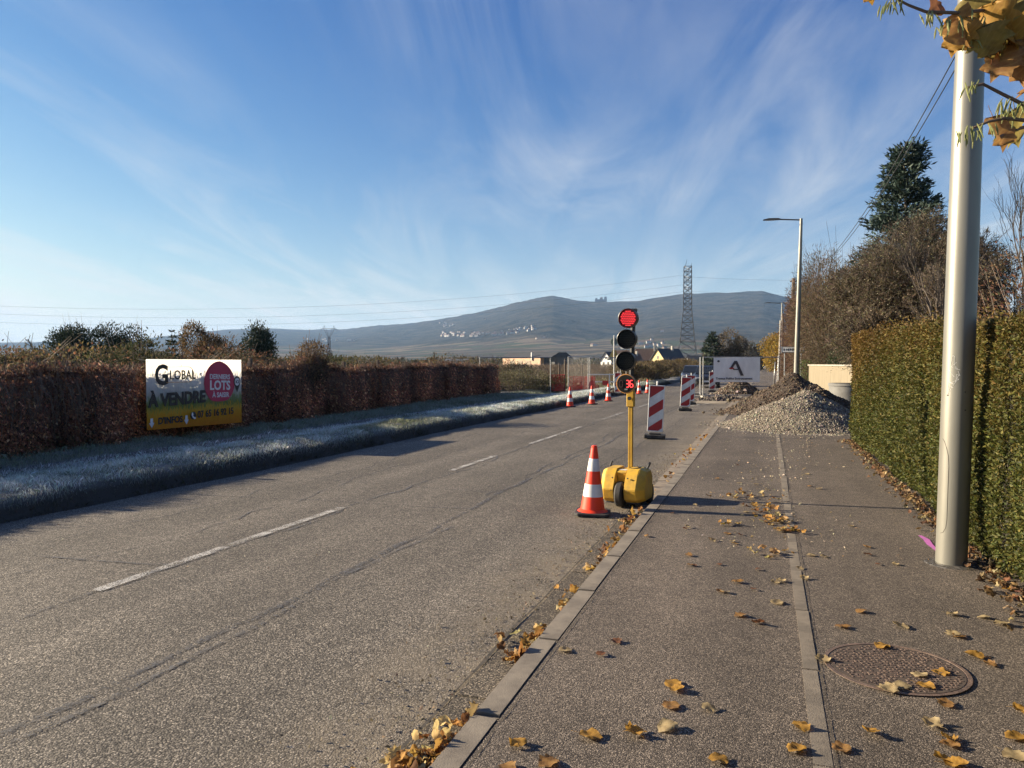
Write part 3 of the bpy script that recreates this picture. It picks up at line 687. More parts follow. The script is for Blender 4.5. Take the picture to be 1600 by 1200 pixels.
def wire(name, pts, r, label, cat='cable', group=None, n=4):
    mb = MB(); mb.path(pts, r, n); return tag(mb.build(name, M_cable), label, cat, group)
lab = ('upper power line sagging from the big pylon over the plain', 'middle power line sagging from the big pylon over the plain', 'lower power line sagging from the big pylon over the plain')
for k, (dz, dy) in enumerate(((4.5, 0), (1.0, 6), (-3.2, -6))):
    A = Vector((-33, 339.5 + dy, 35.5 + dz)); B = Vector((-345, 195 + dy, 24 + dz * 0.8))
    wire('power_line', [A.lerp(B, t) + Vector((0, 0, -38 * t * (1 - t))) for t in np.linspace(0, 1, 30)], 0.035, lab[k], group='power lines at the big pylon')
lab = ('upper power line running from the big pylon behind the trees', 'lower power line running from the big pylon behind the trees')
for k, dz in enumerate((3.0, -3.0)):
    A = Vector((-33, 339.5, 36 + dz)); B = Vector((120, 330, 36 + dz))
    wire('power_line', [A.lerp(B, t) + Vector((0, 0, -16 * t * (1 - t))) for t in np.linspace(0, 1, 20)], 0.035, lab[k], group='power lines at the big pylon')

# ------------------------------------------------------------------ plants
def grow(rng, starts, kids, lens, spread, r0, taper=0.62, nseg=(5, 4, 3, 3, 2), lift=0.15, wob=0.16, first=0.3):
    """recursive branching; starts [(pos, dir, length)]; returns per level arrays of segments"""
    out = [[] for _ in range(len(kids) + 1)]
    def br(p, d, L, r, lv):
        n = nseg[min(lv, len(nseg) - 1)]; pts = [p]; dd = d
        for i in range(n):
            dd = (dd + Vector(rng.normal(0, wob, 3)) + Vector((0, 0, lift * (0.5 if lv == 0 else 1) * 0.4))).normalized()
            q = pts[-1] + dd * (L / n)
            ra, rb = r * (1 - (1 - taper) * i / n), r * (1 - (1 - taper) * (i + 1) / n)
            out[lv].append((pts[-1], q, ra, rb)); pts.append(q)
        if lv < len(kids):
            for c in range(kids[lv]):
                t = first + (1 - first) * (c + rng.uniform(0, 1)) / kids[lv]; i = min(n - 1, int(t * n)); f = t * n - i
                bp = pts[i].lerp(pts[i + 1], min(f, 1))
                ax = (pts[i + 1] - pts[i]).normalized()
                side = ax.orthogonal().normalized(); side.rotate(Matrix.Rotation(rng.uniform(0, 2 * math.pi), 3, ax))
                sp = spread[lv] * rng.uniform(0.7, 1.3)
                nd = (ax * math.cos(sp) + side * math.sin(sp) + Vector((0, 0, lift))).normalized()
                br(bp, nd, lens[lv] * L * rng.uniform(0.65, 1.15) * (1.15 - 0.45 * t), max(r * taper * 0.75, 0.0022), lv + 1)
    for p, d, L in starts: br(Vector(p), Vector(d).normalized(), L, r0, 0)
    return out
def segs_mesh(name, segs, sides, mat):
    P0 = np.array([s[0] for s in segs]); P1 = np.array([s[1] for s in segs]); A = np.array([s[2] for s in segs]); B = np.array([s[3] for s in segs])
    V, F = seg_tubes(P0, P1, A, B, sides); return np_mesh(name, V, F, mat)
def bare_tree(name, label, loc, h, kids, lens, spread, r0, stems=1, lean=0.2, seed=1, leafs=0, leaf_c=None, leaf_s=0.04, twig=None, thick=1.0, group=None, cat='tree', lift=0.15, lf=0.5):
    rng = np.random.default_rng(seed)
    e = empty(name, loc, 0, label, cat, group)
    st = []
    for k in range(stems):
        a = 2 * math.pi * k / stems + rng.uniform(-.4, .4)
        st.append(((0.12 * math.cos(a) * (stems > 1), 0.12 * math.sin(a) * (stems > 1), -0.1), (lean * math.cos(a), lean * math.sin(a), 1), h * lf * rng.uniform(.85, 1.1)))
    lv = grow(rng, st, kids, lens, spread, r0, lift=lift)
    if thick != 1.0: lv = [lv[0]] + [[(a, b_, c * thick, d * thick) for a, b_, c, d in L] for L in lv[1:]]
    link('trunk', segs_mesh('trunk', lv[0] + lv[1], 7, M_bark), e)
    tw = [s for L in lv[2:] for s in L]
    link('crown', segs_mesh('crown', tw, 3, twig or M_twig), e)
    if leafs:
        tips = np.array([s[1] for s in lv[-1]] + [s[0] for s in lv[-1]]); P = tips[rng.integers(0, len(tips), leafs)] + rng.normal(0, 0.03, (leafs, 3))
        D = rand_dirs(leafs, rng); D[:, 2] -= 0.3
        V, F = leaf_quads(P, D, leaf_s * rng.uniform(.6, 1.4, leafs), leaf_s * .6 * rng.uniform(.6, 1.4, leafs), rng)
        link('foliage', np_mesh('foliage', V, F, M_dead, np.repeat(pal(rng, leafs, leaf_c), 4, axis=0)), e)
    return e
def bush(name, label, loc, rad, n, size, cols, wts=None, wr=.5, seed=1, lumps=7, stems=40, mat=None, twig=None, group=None, cat='shrub', fill=0.35, upright=0.2, core=None):
    """a leafy mass made of lumps, with stems"""
    rng = np.random.default_rng(seed); e = empty(name, loc, 0, label, cat, group)
    rx, ry, rz = rad
    lc = rng.uniform(-1, 1, (lumps, 3)) * np.array([rx * .62, ry * .62, rz * .42]) + np.array([0, 0, rz * 0.55])
    ls = rng.uniform(.36, .62, lumps)
    k = rng.integers(0, lumps, n); d = rand_dirs(n, rng)
    rr = rng.uniform(fill, 1, n) ** 0.5 * (1 + rng.normal(0, .10, n))
    P = lc[k] + d * (ls[k] * rr)[:, None] * np.array([rx, ry, rz * .62]); 
    P[:, 2] = np.abs(P[:, 2])
    fx, fy, fz = rx / np.percentile(np.abs(P[:, 0]), 97), ry / np.percentile(np.abs(P[:, 1]), 97), rz / np.percentile(P[:, 2], 97)
    P *= np.array([fx, fy, fz]); lc = lc * np.array([fx, fy, fz])
    D = d + rand_dirs(n, rng) * .8; D[:, 2] += upright
    V, F = leaf_quads(P, D, size * rng.uniform(.6, 1.5, n), size * wr * rng.uniform(.6, 1.4, n), rng)
    C = pal(rng, n, cols, wts)
    link('foliage', np_mesh('foliage', V, F, mat or M_leaf, np.repeat(C, 4, axis=0)), e)
    if stems:
        a = rng.uniform(0, 2 * np.pi, stems); q = lc[rng.integers(0, lumps, stems)]
        P0 = np.stack([np.cos(a) * rx * .25, np.sin(a) * ry * .25, 0 * a - .05], 1)
        P2 = q + rand_dirs(stems, rng) * np.array([rx, ry, rz * .7]) * .5; P2[:, 2] = np.abs(P2[:, 2]) + rz * .2
        P1 = (P0 + P2) / 2 + rng.normal(0, .08 * rx, (stems, 3)); t = np.full(stems, 1.0)
        V, F = seg_tubes(np.concatenate([P0, P1]), np.concatenate([P1, P2]), np.concatenate([t * .02, t * .013]), np.concatenate([t * .013, t * .005]), 3)
        link('stems', np_mesh('stems', V, F, twig or M_twig), e)
    return e
def conifer(name, label, loc, h, rad, whorls, per, n_cl, size, cols, seed, droop=-0.15, open_=0.15, base=0.12, cat='tree', power=0.9, group=None, top=0.0):
    rng = np.random.default_rng(seed); e = empty(name, loc, 0, label, cat, group)
    segs = [(Vector((0, 0, h * i / 8 - .1)), Vector((rng.normal(0, .01 * h), rng.normal(0, .01 * h), h * (i + 1) / 8 - .1)), .022 * h * (1 - i / 8.5), .022 * h * (1 - (i + 1) / 8.5)) for i in range(8)]
    link('trunk', segs_mesh('trunk', segs, 7, M_bark), e)
    bs = []; P = []; D = []
    for w in range(whorls):
        t = base + (1 - base) * (w + rng.uniform(-.3, .3)) / whorls
        L0 = rad * (max(0.0, 1 - t) ** power) * (1 - top) + rad * top + rad * 0.05
        for k in range(per):
            if rng.uniform() < open_: continue
            a = 2 * math.pi * (k + rng.uniform(-.4, .4)) / per + w * 1.1; L = L0 * rng.uniform(.7, 1.18)
            p0 = Vector((0, 0, h * t)); d = Vector((math.cos(a), math.sin(a), droop + .35 * t)).normalized()
            p1 = p0 + d * L; p1.z += 0.12 * L
            bs.append((p0, p0.lerp(p1, .5) - Vector((0, 0, .04 * L)), .006 * h * (1 - t) + .006, .004 * h * (1 - t) + .004)); bs.append((bs[-1][1], p1, bs[-1][3], .004))
            m_ = max(4, int(n_cl * L / rad))
            f = rng.uniform(.15, 1.0, m_) ** .8
            c = np.array(p0)[None] * (1 - f)[:, None] + np.array(p1)[None] * f[:, None]
            side = np.array([-math.sin(a), math.cos(a), 0]); c = c + side[None] * (rng.normal(0, .17, m_) * L * (1.1 - f * .6))[:, None] + rng.normal(0, .035 * rad, (m_, 3))
            P.append(c); D.append(np.tile(np.array(d), (m_, 1)) + rng.normal(0, .55, (m_, 3)) + np.array([0, 0, .25]))
    link('branches', segs_mesh('branches', bs, 4, M_bark), e)
    P = np.concatenate(P); D = np.concatenate(D); n = len(P)
    V, F = leaf_quads(P, D, size * rng.uniform(.6, 1.4, n), size * .34 * rng.uniform(.6, 1.3, n), rng)
    link('crown', np_mesh('crown', V, F, M_needle, np.repeat(pal(rng, n, cols), 4, axis=0)), e)
    return e

# ---- clipped hedge along the pavement
hg = empty('clipped_hedge', (1.6, 0, 0.07), 0, 'tall clipped green hedge turning reddish on top, beside the pavement', 'hedge')
def hedge_face(Y, Z):
    """how far the leafy face stands towards the pavement"""
    x = 0.11 * vnoise(Y * 1.3, Z * 1.6, 21.0, 3) + 0.05 * vnoise(Y * 5, Z * 5, 22.0, 3) + 0.10 * (Z < 0.25) * (0.25 - Z) * 4
    for y0, w, zt in ((6.25, 0.075, 2.05), (9.55, 0.07, 1.55), (4.4, 0.06, 1.8)):
        x = x + 0.34 * np.exp(-((Y - y0 - 0.05 * np.sin(Z * 4)) / w) ** 2) * (1 / (1 + np.exp((Z - zt) * 9)))
    return x
def hedge_top(Y): return 1.85 + 0.0255 * (Y - 5.9) + 0.09 * vnoise(Y * 1.5, Y * 0, 23.0, 4)
HY0, HY1 = 2.0, 17.0
rng = np.random.default_rng(31)
n = 230000
Y = HY0 + (HY1 - HY0) * rng.uniform(0, 1, n) ** 1.25; T = hedge_top(Y); Z = 0.02 + rng.uniform(0, 1, n) ** 0.9 * (T + 0.03)
X = hedge_face(Y, Z) + 0.05 + np.abs(rng.normal(0, .05, n)) - 0.03
nt_ = 26000
Yt = HY0 + (HY1 - HY0) * rng.uniform(0, 1, nt_); Zt = hedge_top(Yt) + rng.normal(0, .03, nt_); Xt = rng.uniform(0.02, 1.0, nt_)
ne = 9000
Ye = HY1 + rng.normal(0, .04, ne); Ze = rng.uniform(0.02, 2.15, ne); Xe = rng.uniform(0.03, 1.0, ne)
ns = 5000   # loose shoots above the top
Ys = HY0 + (HY1 - HY0) * rng.uniform(0, 1, ns); Zs = hedge_top(Ys) + rng.uniform(0, .20, ns) * (.3 + .7 * (vnoise(Ys * 3, Ys * 0, 24.0, 2) > 0)); Xs = rng.uniform(0.02, 0.9, ns)
P = np.concatenate([np.stack([X, Y, Z], 1), np.stack([Xt, Yt, Zt], 1), np.stack([Xe, Ye, Ze], 1), np.stack([Xs, Ys, Zs], 1)])
n = len(P)
D = rand_dirs(n, rng) + np.array([-0.55, -0.05, 0.35])
size = (0.016 + 0.0011 * P[:, 1]) * rng.uniform(.65, 1.4, n)
V, F = leaf_quads(P, D, size * 1.25, size * .72, rng)
tz = P[:, 2] / 2.1
redp = np.clip((tz - 0.60) * 1.5 + 0.5 * vnoise(P[:, 1] * 1.5, P[:, 2] * 1.5, 25.0, 3) + rng.normal(0, .25, n) + 0.05 * (P[:, 1] - 7), 0, 1) * 0.65
g = pal(rng, n, [(0.085, 0.105, 0.022), (0.060, 0.082, 0.020), (0.125, 0.125, 0.030), (0.045, 0.062, 0.022)], [.4, .25, .2, .15])
rd = pal(rng, n, [(0.16, 0.085, 0.022), (0.20, 0.13, 0.03), (0.13, 0.055, 0.02)], [.4, .35, .25])
C = (g * (1 - redp[:, None]) + rd * redp[:, None]) * np.array([1.02, .88, .92]) * (1 + .35 * vnoise(P[:, 1] * 2.2, P[:, 2] * 2.2, 26.0, 3))[:, None]
link('foliage', np_mesh('foliage', V, F, M_leaf, np.repeat(C, 4, axis=0)), hg)
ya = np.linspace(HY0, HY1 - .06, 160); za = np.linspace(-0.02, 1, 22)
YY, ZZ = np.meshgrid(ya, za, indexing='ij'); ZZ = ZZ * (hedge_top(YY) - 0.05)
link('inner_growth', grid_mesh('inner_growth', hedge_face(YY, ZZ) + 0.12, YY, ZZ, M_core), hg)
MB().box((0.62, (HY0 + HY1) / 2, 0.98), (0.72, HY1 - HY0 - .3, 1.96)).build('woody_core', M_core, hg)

# ---- creeper-grown fence along the verge
def fence_x(Y): return -11.85 - (Y - 9.3) * 0.05
lh = empty('creeper_fence', (0, 0, 0), 0, 'long fence smothered in dead brown creeper behind the frosted verge', 'hedge')
rng = np.random.default_rng(41)
def lh_top(Y): return 1.49 + 0.13 * vnoise(Y * 2.1, Y * 0, 42.0, 3) + 0.09 * vnoise(Y * 0.9, Y * 0, 43.0, 3) + 0.06 * vnoise(Y * 4, Y * 0, 44.0, 3) + 0.32 * np.exp(-((Y - 18.7) / 0.8) ** 2) + 0.12 * np.exp(-((Y - 31) / 2.0) ** 2)
def lh_face(Y, Z): return 0.16 + 0.52 * vnoise(Y * 3.1, Z * 0.4, 45.0, 3) + 0.09 * vnoise(Y * 8, Z * 3, 46.0, 2) - 0.12 * np.clip(Z - 1.1, 0, 1)
n = 200000
Y = 3.0 + 34.2 * rng.uniform(0, 1, n) ** 1.15; T = lh_top(Y); u = rng.uniform(0, 1, n); Z = 0.05 + u * (T - 0.03)
side = rng.uniform(0, 1, n) < 0.80
thin = vnoise(Y * 2.3, Z * 1.1, 49.0, 3) + rng.normal(0, .35, n) < -0.55      # thin places where the fence shows dark
Z = np.where(thin, .05 + (Z - .05) * .45, Z)
X = fence_x(Y) + np.where(side, lh_face(Y, Z) + np.abs(rng.normal(0, .075, n)) - .03, -0.12 + rng.normal(0, .07, n))
nt_ = 14000
Yt = 3 + 34.2 * rng.uniform(0, 1, nt_); Zt = lh_top(Yt) + rng.normal(.01, .05, nt_) + .25 * np.abs(rng.normal(0, .3, nt_)) ** 2; Xt = fence_x(Yt) + rng.uniform(-.22, .22, nt_)
P = np.concatenate([np.stack([X, Y, Z], 1), np.stack([Xt, Yt, Zt], 1)]); n = len(P)
D = rand_dirs(n, rng) * .75 + np.array([0.15, 0, -0.75])
size = (0.030 + 0.0008 * P[:, 1]) * rng.uniform(.6, 1.5, n)
V, F = leaf_quads(P, D, size * 1.5, size * .75, rng)
T_all = lh_top(P[:, 1])
C = pal(rng, n, [(0.115, 0.055, 0.034), (0.070, 0.034, 0.025), (0.17, 0.092, 0.052), (0.24, 0.165, 0.10)], [.4, .32, .20, .08], 0.28)
C = C * np.clip(1 + 1.0 * vnoise(P[:, 1] * 2.6, P[:, 2] * .5, 48.0, 3), .25, 2)[:, None] * np.where(P[:, 2:3] > T_all[:, None] - .10, np.array([[1.2, 1.3, 1.45]]), np.array([[3.7, 3.4, 3.3]]))
lowg = np.clip((0.50 - P[:, 2]) * 2.2 + .5 * vnoise(P[:, 1] * 1.2, P[:, 2], 47.0, 2), 0, .75)[:, None] * (rng.uniform(0, 1, (n, 1)) < .5)
C = C * (1 - lowg) + pal(rng, n, [(0.10, 0.095, 0.04), (0.15, 0.12, 0.06)]) * lowg
link('dead_leaves', np_mesh('dead_leaves', V, F, M_dead, np.repeat(C, 4, axis=0)), lh)
ns = 6500   # hanging bare stems
Ys = 3 + 34 * rng.uniform(0, 1, ns) ** 1.2; z1 = lh_top(Ys) + rng.uniform(-.15, .20, ns); z0 = np.maximum(.1, z1 - rng.uniform(.3, 1.2, ns))
f0 = np.stack([fence_x(Ys) + lh_face(Ys, z1) + rng.normal(.04, .05, ns), Ys, z1], 1); f1 = np.stack([fence_x(Ys) + lh_face(Ys, z0) + rng.normal(.06, .05, ns), Ys + rng.normal(0, .18, ns), z0], 1)
fm = (f0 + f1) / 2 + rng.normal(0, .05, (ns, 3)); fm[:, 0] += .05
t = np.full(ns, .0032)
V, F = seg_tubes(np.concatenate([f0, fm]), np.concatenate([fm, f1]), np.concatenate([t, t]), np.concatenate([t, t * .6]), 3)
link('hanging_stems', np_mesh('hanging_stems', V, F, plain('dry_vine', (0.20, 0.14, 0.10), (0.11, 0.075, 0.055), 3, 0.85)), lh)
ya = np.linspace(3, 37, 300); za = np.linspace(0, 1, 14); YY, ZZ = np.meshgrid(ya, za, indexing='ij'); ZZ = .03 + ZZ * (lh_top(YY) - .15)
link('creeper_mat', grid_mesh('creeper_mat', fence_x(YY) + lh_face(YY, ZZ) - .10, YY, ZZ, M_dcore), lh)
for k, y in enumerate(np.arange(4, 37, 2.45)):
    MB().box((fence_x(y) - .1, y, .78 + .06 * (k % 3)), (.09, .09, 1.75)).build('fence_post', M_wood, lh, bevel=.01)
for z in (0.7, 1.3): MB().tube((fence_x(3), 3, z), (fence_x(37), 37, z), .008, n=4).build('fence_wire', M_dark, lh)

# ---- things growing behind the fence, near to far
BR = [(0.085, 0.055, 0.035), (0.055, 0.038, 0.025), (0.12, 0.085, 0.05)]
GR = [(0.045, 0.05, 0.022), (0.065, 0.062, 0.03), (0.095, 0.075, 0.042)]
YG = [(0.125, 0.10, 0.045), (0.09, 0.075, 0.035), (0.16, 0.12, 0.062)]
DK = [(0.030, 0.042, 0.022), (0.045, 0.055, 0.028), (0.065, 0.060, 0.035)]
bush('creeper_clump', 'brown domed creeper clump bulging above the fence past the banner', (-12.6, 18.8, 0.7), (0.8, 0.85, 1.45), 7500, .055, BR + [(0.22, .15, .08)], seed=51, mat=M_dead, stems=120)
bush('bramble_thicket', 'grey green bramble thicket over the left end of the fence', (-19.0, 14.0, .1), (3.6, 3.4, 2.3), 11000, .10, GR + BR, seed=52, mat=M_dead, stems=150)
bush('bramble_thicket', 'low reddish bramble thicket left of the banner', (-18.5, 20.0, .1), (3.0, 3.2, 1.85), 9000, .09, BR + [(0.16, .08, .05)], seed=53, mat=M_dead, stems=150)
bush('bramble_thicket', 'dark bramble bush just left of the banner', (-15.6, 16.0, .1), (1.1, 1.0, 2.0), 5000, .075, DK + GR, seed=54, mat=M_dead, stems=60)
bush('bramble_thicket', 'dark green scrub behind the fence right of the banner', (-18.0, 23.5, .1), (2.4, 2.4, 1.75), 8000, .09, DK + BR, seed=55, mat=M_dead, stems=80)
bush('bramble_thicket', 'dark scrub strip behind the domed creeper clump', (-18.8, 30.5, .1), (2.4, 4.2, 1.75), 9000, .10, DK + GR, seed=56, mat=M_dead, stems=80)
bush('dry_scrub', 'yellowish dry scrub rising behind the far half of the fence', (-17.5, 40.0, .1), (2.4, 4.5, 1.7), 9000, .10, YG + BR, seed=57, mat=M_dead, stems=150)
bush('dry_scrub', 'pale dry grass bank behind the middle of the fence', (-25, 40, .1), (6, 5, 1.75), 9000, .14, YG + GR, seed=58, mat=M_dead, stems=100)
bush('dry_scrub', 'reddish dry scrub patch far left behind the fence', (-27, 22.5, .1), (5, 4, 2.05), 9000, .13, YG + [(0.22, .11, .06)], seed=59, mat=M_dead, stems=100)
bush('evergreen_bush', 'dark green bush at the far end of the creeper fence', (-15.6, 43.5, 0.1), (1.9, 1.7, 1.55), 6000, .10, DK + BR + [(0.10, .09, .05)], seed=60, stems=40)
bush('weed_patch', 'pale yellow green weeds past the end of the creeper fence', (-12.9, 40.0, 0.05), (1.9, 1.8, 1.2), 7000, .07, [(0.15, .135, .06), (.10, .095, .045), (.20, .17, .10)], seed=61, stems=60)
bush('weed_patch', 'green weeds beside the first mesh fence post', (-11.3, 40.2, 0.05), (1.0, 1.2, 0.9), 4500, .07, [(0.12, .12, .05), (.09, .085, .035), (.17, .14, .08)], seed=62, stems=40)
bush('ivy_tree', 'round brown ivy-covered tree standing behind the banner', (-21.9, 26.5, 0), (1.05, 1.05, 2.8), 30000, .085, [(0.15, .095, .05), (.075, .055, .03), (.05, .05, .028), (.20, .13, .07)], seed=63, mat=M_dead, stems=60, lumps=11, cat='tree')
bare_tree('bare_shrub', 'bare twiggy shrub at the left edge behind the fence', (-27.6, 22.6, 0), 3.6, (7, 6, 5), (.55, .55, .55), (.6, .6, .6), .035, stems=6, lean=.5, seed=71, twig=M_dtwig, thick=1.5, leafs=2500, leaf_c=GR, leaf_s=.09)
bare_tree('bare_tree', 'slender bare tree left of the dark pine', (-39.5, 34.5, 0), 5.6, (7, 6, 5), (.5, .5, .5), (.55, .6, .6), .05, stems=3, lean=.25, seed=72, twig=M_dtwig, thick=1.7)
bare_tree('bare_tree', 'low bare tree between the thicket and the pine', (-36, 37, 0), 3.9, (7, 6, 5), (.5, .5, .5), (.6, .6, .6), .05, stems=4, lean=.4, seed=73, twig=M_dtwig, thick=1.7, leafs=1500, leaf_c=DK, leaf_s=.10)
bare_tree('bare_tree', 'faint bare shrub right beside the dark pine', (-37.0, 51, 0), 3.5, (7, 6, 5), (.5, .5, .5), (.6, .6, .6), .05, stems=4, lean=.5, seed=74, twig=M_dtwig, thick=1.7, leafs=800, leaf_c=DK, leaf_s=.10)
NE = [(0.020, 0.036, 0.022), (0.030, 0.048, 0.026), (0.042, 0.056, 0.034)]
bush('pine_tree', 'broad dark pine on the skyline left of the banner', (-50.6, 46.0, 0), (2.0, 2.0, 4.05), 17000, .17, NE, seed=81, mat=M_needle, stems=60, lumps=17, cat='tree', upright=.7, fill=.1)
bush('pine_tree', 'second dark pine merging with the broad pine', (-48.4, 48.1, 0), (1.7, 1.7, 4.0), 14000, .17, NE, seed=82, mat=M_needle, stems=60, lumps=15, cat='tree', upright=.7, fill=.1)
bush('pine_tree', 'dark bushy pine standing right of the banner', (-37.7, 50.8, 0), (1.25, 1.25, 4.1), 16000, .16, NE, seed=83, mat=M_needle, stems=40, lumps=15, cat='tree', upright=.7, fill=.1)
conifer('small_conifer', 'small dark conifer above the left corner of the banner', (-53.8, 56.0, 0), 3.9, 1.3, 8, 7, 60, .30, NE, 84, power=.5)
conifer('small_conifer', 'thin pointed conifer left of the ivy-covered tree', (-51.5, 56.9, 0), 5.0, .9, 10, 6, 45, .28, NE, 85)
conifer('small_conifer', 'low dark conifer hidden beside the ivy-covered tree', (-45, 55, 0), 3.5, 1.4, 8, 7, 70, .30, NE, 86, power=.5)
for k, (x, y, h, s, lab) in enumerate(((-29.6, 43.3, 3.2, 91, 'small bare shrub right of the dark bushy pine'), (-28.0, 45.5, 3.0, 92, 'grey bare shrub behind the domed creeper clump'),
        (-72, 134, 5.2, 93, 'rounded bare tree beyond the middle of the fence'), (-45.5, 101, 4.6, 94, 'thin bare tree above the far part of the fence'), (-47.5, 99, 3.6, 95, 'small bare tree beside the thin bare tree'), (-85, 128, 3.9, 96, 'low bare tree right of the distant pylon'), (-61, 131, 3.6, 97, 'low spreading bare tree far across the field'))):
    bare_tree('bare_tree', lab, (x, y, 0), h, (7, 6, 5), (.5, .5, .5), (.6, .6, .6), .05 * h / 4, stems=4, lean=.4, seed=s, twig=M_dtwig, thick=1.5 + y / 60, leafs=500, leaf_c=DK, leaf_s=.1 + y / 900)
# far wood along the plain: one mass
rng = np.random.default_rng(99)
n = 26000; a = np.radians(rng.uniform(-53.91, -8.45, n)); r = 380 + 500 * rng.uniform(0, 1, n)
hh = (1.8 + 4.5 * np.clip(vnoise(a * 60, r / 60, 31.0, 3) + .25, 0, 1)) * (r / 500) ** .4
P = np.stack([r * np.sin(a), r * np.cos(a), hh * rng.uniform(0, 1, n)], 1)
V, F = leaf_quads(P, rand_dirs(n, rng) + np.array([0, 0, .6]), 2.6 * rng.uniform(.5, 1.4, n), 1.2 * rng.uniform(.5, 1.4, n), rng)
tag(link('far_woodland', np_mesh('far_woodland', V, F, M_dead, np.repeat(pal(rng, n, [(.06, .055, .04), (.045, .05, .035), (.085, .07, .05)]), 4, axis=0))), 'far low line of bare woods across the plain', 'woodland', kind='stuff')
n = 30000; a = np.radians(rng.uniform(-52.5, -35, n)); r = 78 + 34 * rng.uniform(0, 1, n)
hh = 1.5 + 1.9 * np.clip(vnoise(a * 90, r / 14, 33.0, 3) + .45, 0, 1)
P = np.stack([r * np.sin(a), r * np.cos(a), hh * rng.uniform(0, 1, n) ** .8], 1)
V, F = leaf_quads(P, rand_dirs(n, rng) + np.array([0, 0, .8]), .38 * rng.uniform(.5, 1.5, n), .09 * rng.uniform(.5, 1.5, n), rng)
tag(link('skyline_undergrowth', np_mesh('skyline_undergrowth', V, F, M_dead, np.repeat(pal(rng, n, [(.045, .042, .03), (.03, .034, .022), (.065, .05, .035)]), 4, axis=0))), 'dark tangle of bare thicket along the skyline behind the creeper fence', 'undergrowth', kind='stuff')
# vineyard rows
rng = np.random.default_rng(101); P0 = []; P1 = []; rr_ = []
for y in np.arange(50, 190, 3.0):
    x0 = -11.5 - (y - 50) * .03; xs_ = np.arange(x0, x0 - 26 - (y - 40) * .38, -0.24 - y * .0016)
    k = len(xs_); h = rng.uniform(.9, 1.55, k); px = xs_ + rng.normal(0, .06, k); py_ = y + rng.normal(0, .16, k)
    P0.append(np.stack([px, py_, np.full(k, .1)], 1)); P1.append(np.stack([px + rng.normal(0, .14, k), py_ + rng.normal(0, .1, k), h], 1)); rr_.append(np.full(k, .010 + y * .00012))
    k2 = k * 2; px = rng.choice(xs_, k2) + rng.normal(0, .2, k2); z = rng.uniform(.5, 1.4, k2)
    P0.append(np.stack([px, np.full(k2, y) + rng.normal(0, .15, k2), z], 1)); P1.append(P0[-1] + rng.normal(0, .22, (k2, 3)) + np.array([0, 0, .12])); rr_.append(np.full(k2, .006 + y * .0001))
P0 = np.concatenate(P0); P1 = np.concatenate(P1); rr_ = np.concatenate(rr_)
V, F = seg_tubes(P0, P1, rr_, rr_ * .6, 3)
tag(link('vineyard_rows', np_mesh('vineyard_rows', V, F, plain('vine_wood', (0.20, 0.14, 0.09), (0.12, 0.085, 0.055), .3, .9))), 'brown winter vineyard rows behind the mesh fences', 'vineyard', kind='stuff')
n = 60000; Y = 44 + 150 * rng.uniform(0, 1, n) ** 1.6; X = -10.3 - rng.uniform(0, 1, n) * (18 + Y * .45)
V, F, C = make_blades(np.stack([X, Y, np.full(n, 0.05)], 1), rng.uniform(.12, .45, n), .012 + .0006 * Y, rng.uniform(.2, .9, n), pal(rng, n, [(.17, .13, .06), (.12, .11, .045), (.22, .17, .09)]), rng)
tag(link('field_grass', np_mesh('field_grass', V, F, M_blade, C)), 'dry yellow grass between the vineyard rows', 'grass', kind='stuff')
# dry bank beside the far road
for k, (x, y, rx, ry, rz, lab) in enumerate(((-10.6, 62, 1.6, 5, 1.5, 'dry brown scrub bank behind the striped panels'), (-11.2, 78, 1.8, 7, 1.6, 'tall dry reed bank further along the far verge'), (-12, 98, 2.2, 9, 1.9, 'reddish scrub bank below the yellow house'), (-13, 125, 3, 12, 2.0, 'distant brown scrub row beside the far road'))):
    bush('roadside_scrub', lab, (x, y, .05), (rx, ry, rz), 6500, .11 + y * .0008, BR + YG + [(.12, .10, .05)], seed=110 + k, mat=M_dead, stems=220, upright=1.2, cat='scrub')

# ---- trees and shrubs on the garden side
def twig_mass(e, centre, rad, n, L, w, cols, seed, lumps=26):
    """fine bare twigs filling a crown, added to a tree as its own part"""
    rng = np.random.default_rng(seed); lc = rand_dirs(lumps, rng) * rng.uniform(.35, .80, (lumps, 1)); ls = rng.uniform(.22, .42, lumps)
    k = rng.integers(0, lumps, n); d = rand_dirs(n, rng); q = lc[k] + d * (ls[k] * rng.uniform(.15, 1, n) ** .5)[:, None]
    P = q * np.array(rad) + np.array(centre)
    D = q * .45 + d * .4 + rand_dirs(n, rng) * 1.0 + np.array([0, 0, .25])
    V, F = leaf_quads(P, D, L * rng.uniform(.5, 1.5, n), w * rng.uniform(.6, 1.5, n), rng)
    link('twigs', np_mesh('twigs', V, F, M_dead, np.repeat(pal(rng, n, cols), 4, axis=0)), e)
    m_ = n // 5; Pb = V.reshape(-1, 4, 3)[rng.integers(0, n, m_), 2]
    V, F = leaf_quads(Pb, rand_dirs(m_, rng) + np.array([0, 0, .6]), .035 * rng.uniform(.6, 1.5, m_), .018 * rng.uniform(.7, 1.4, m_), rng)
    link('buds', np_mesh('buds', V, F, M_dead, np.repeat(pal(rng, m_, [(.42, .36, .27), (.30, .25, .17), (.26, .24, .12)]), 4, axis=0)), e)
TW = [(.105, .08, .06), (.065, .05, .038), (.15, .118, .088), (.09, .082, .045)]
mg = bare_tree('magnolia_tree', 'wide leafless tree with dense grey brown twigs behind the clipped hedge', (3.95, 23.4, 0), 5.6, (10, 9, 7, 5), (.56, .56, .56, .5), (.7, .7, .7, .6), .075, stems=7, lean=.40, seed=121, leafs=34000, leaf_c=[(.17, .12, .07), (.11, .08, .05), (.24, .19, .13), (.12, .11, .05)], leaf_s=.05, lift=.16, lf=.62)
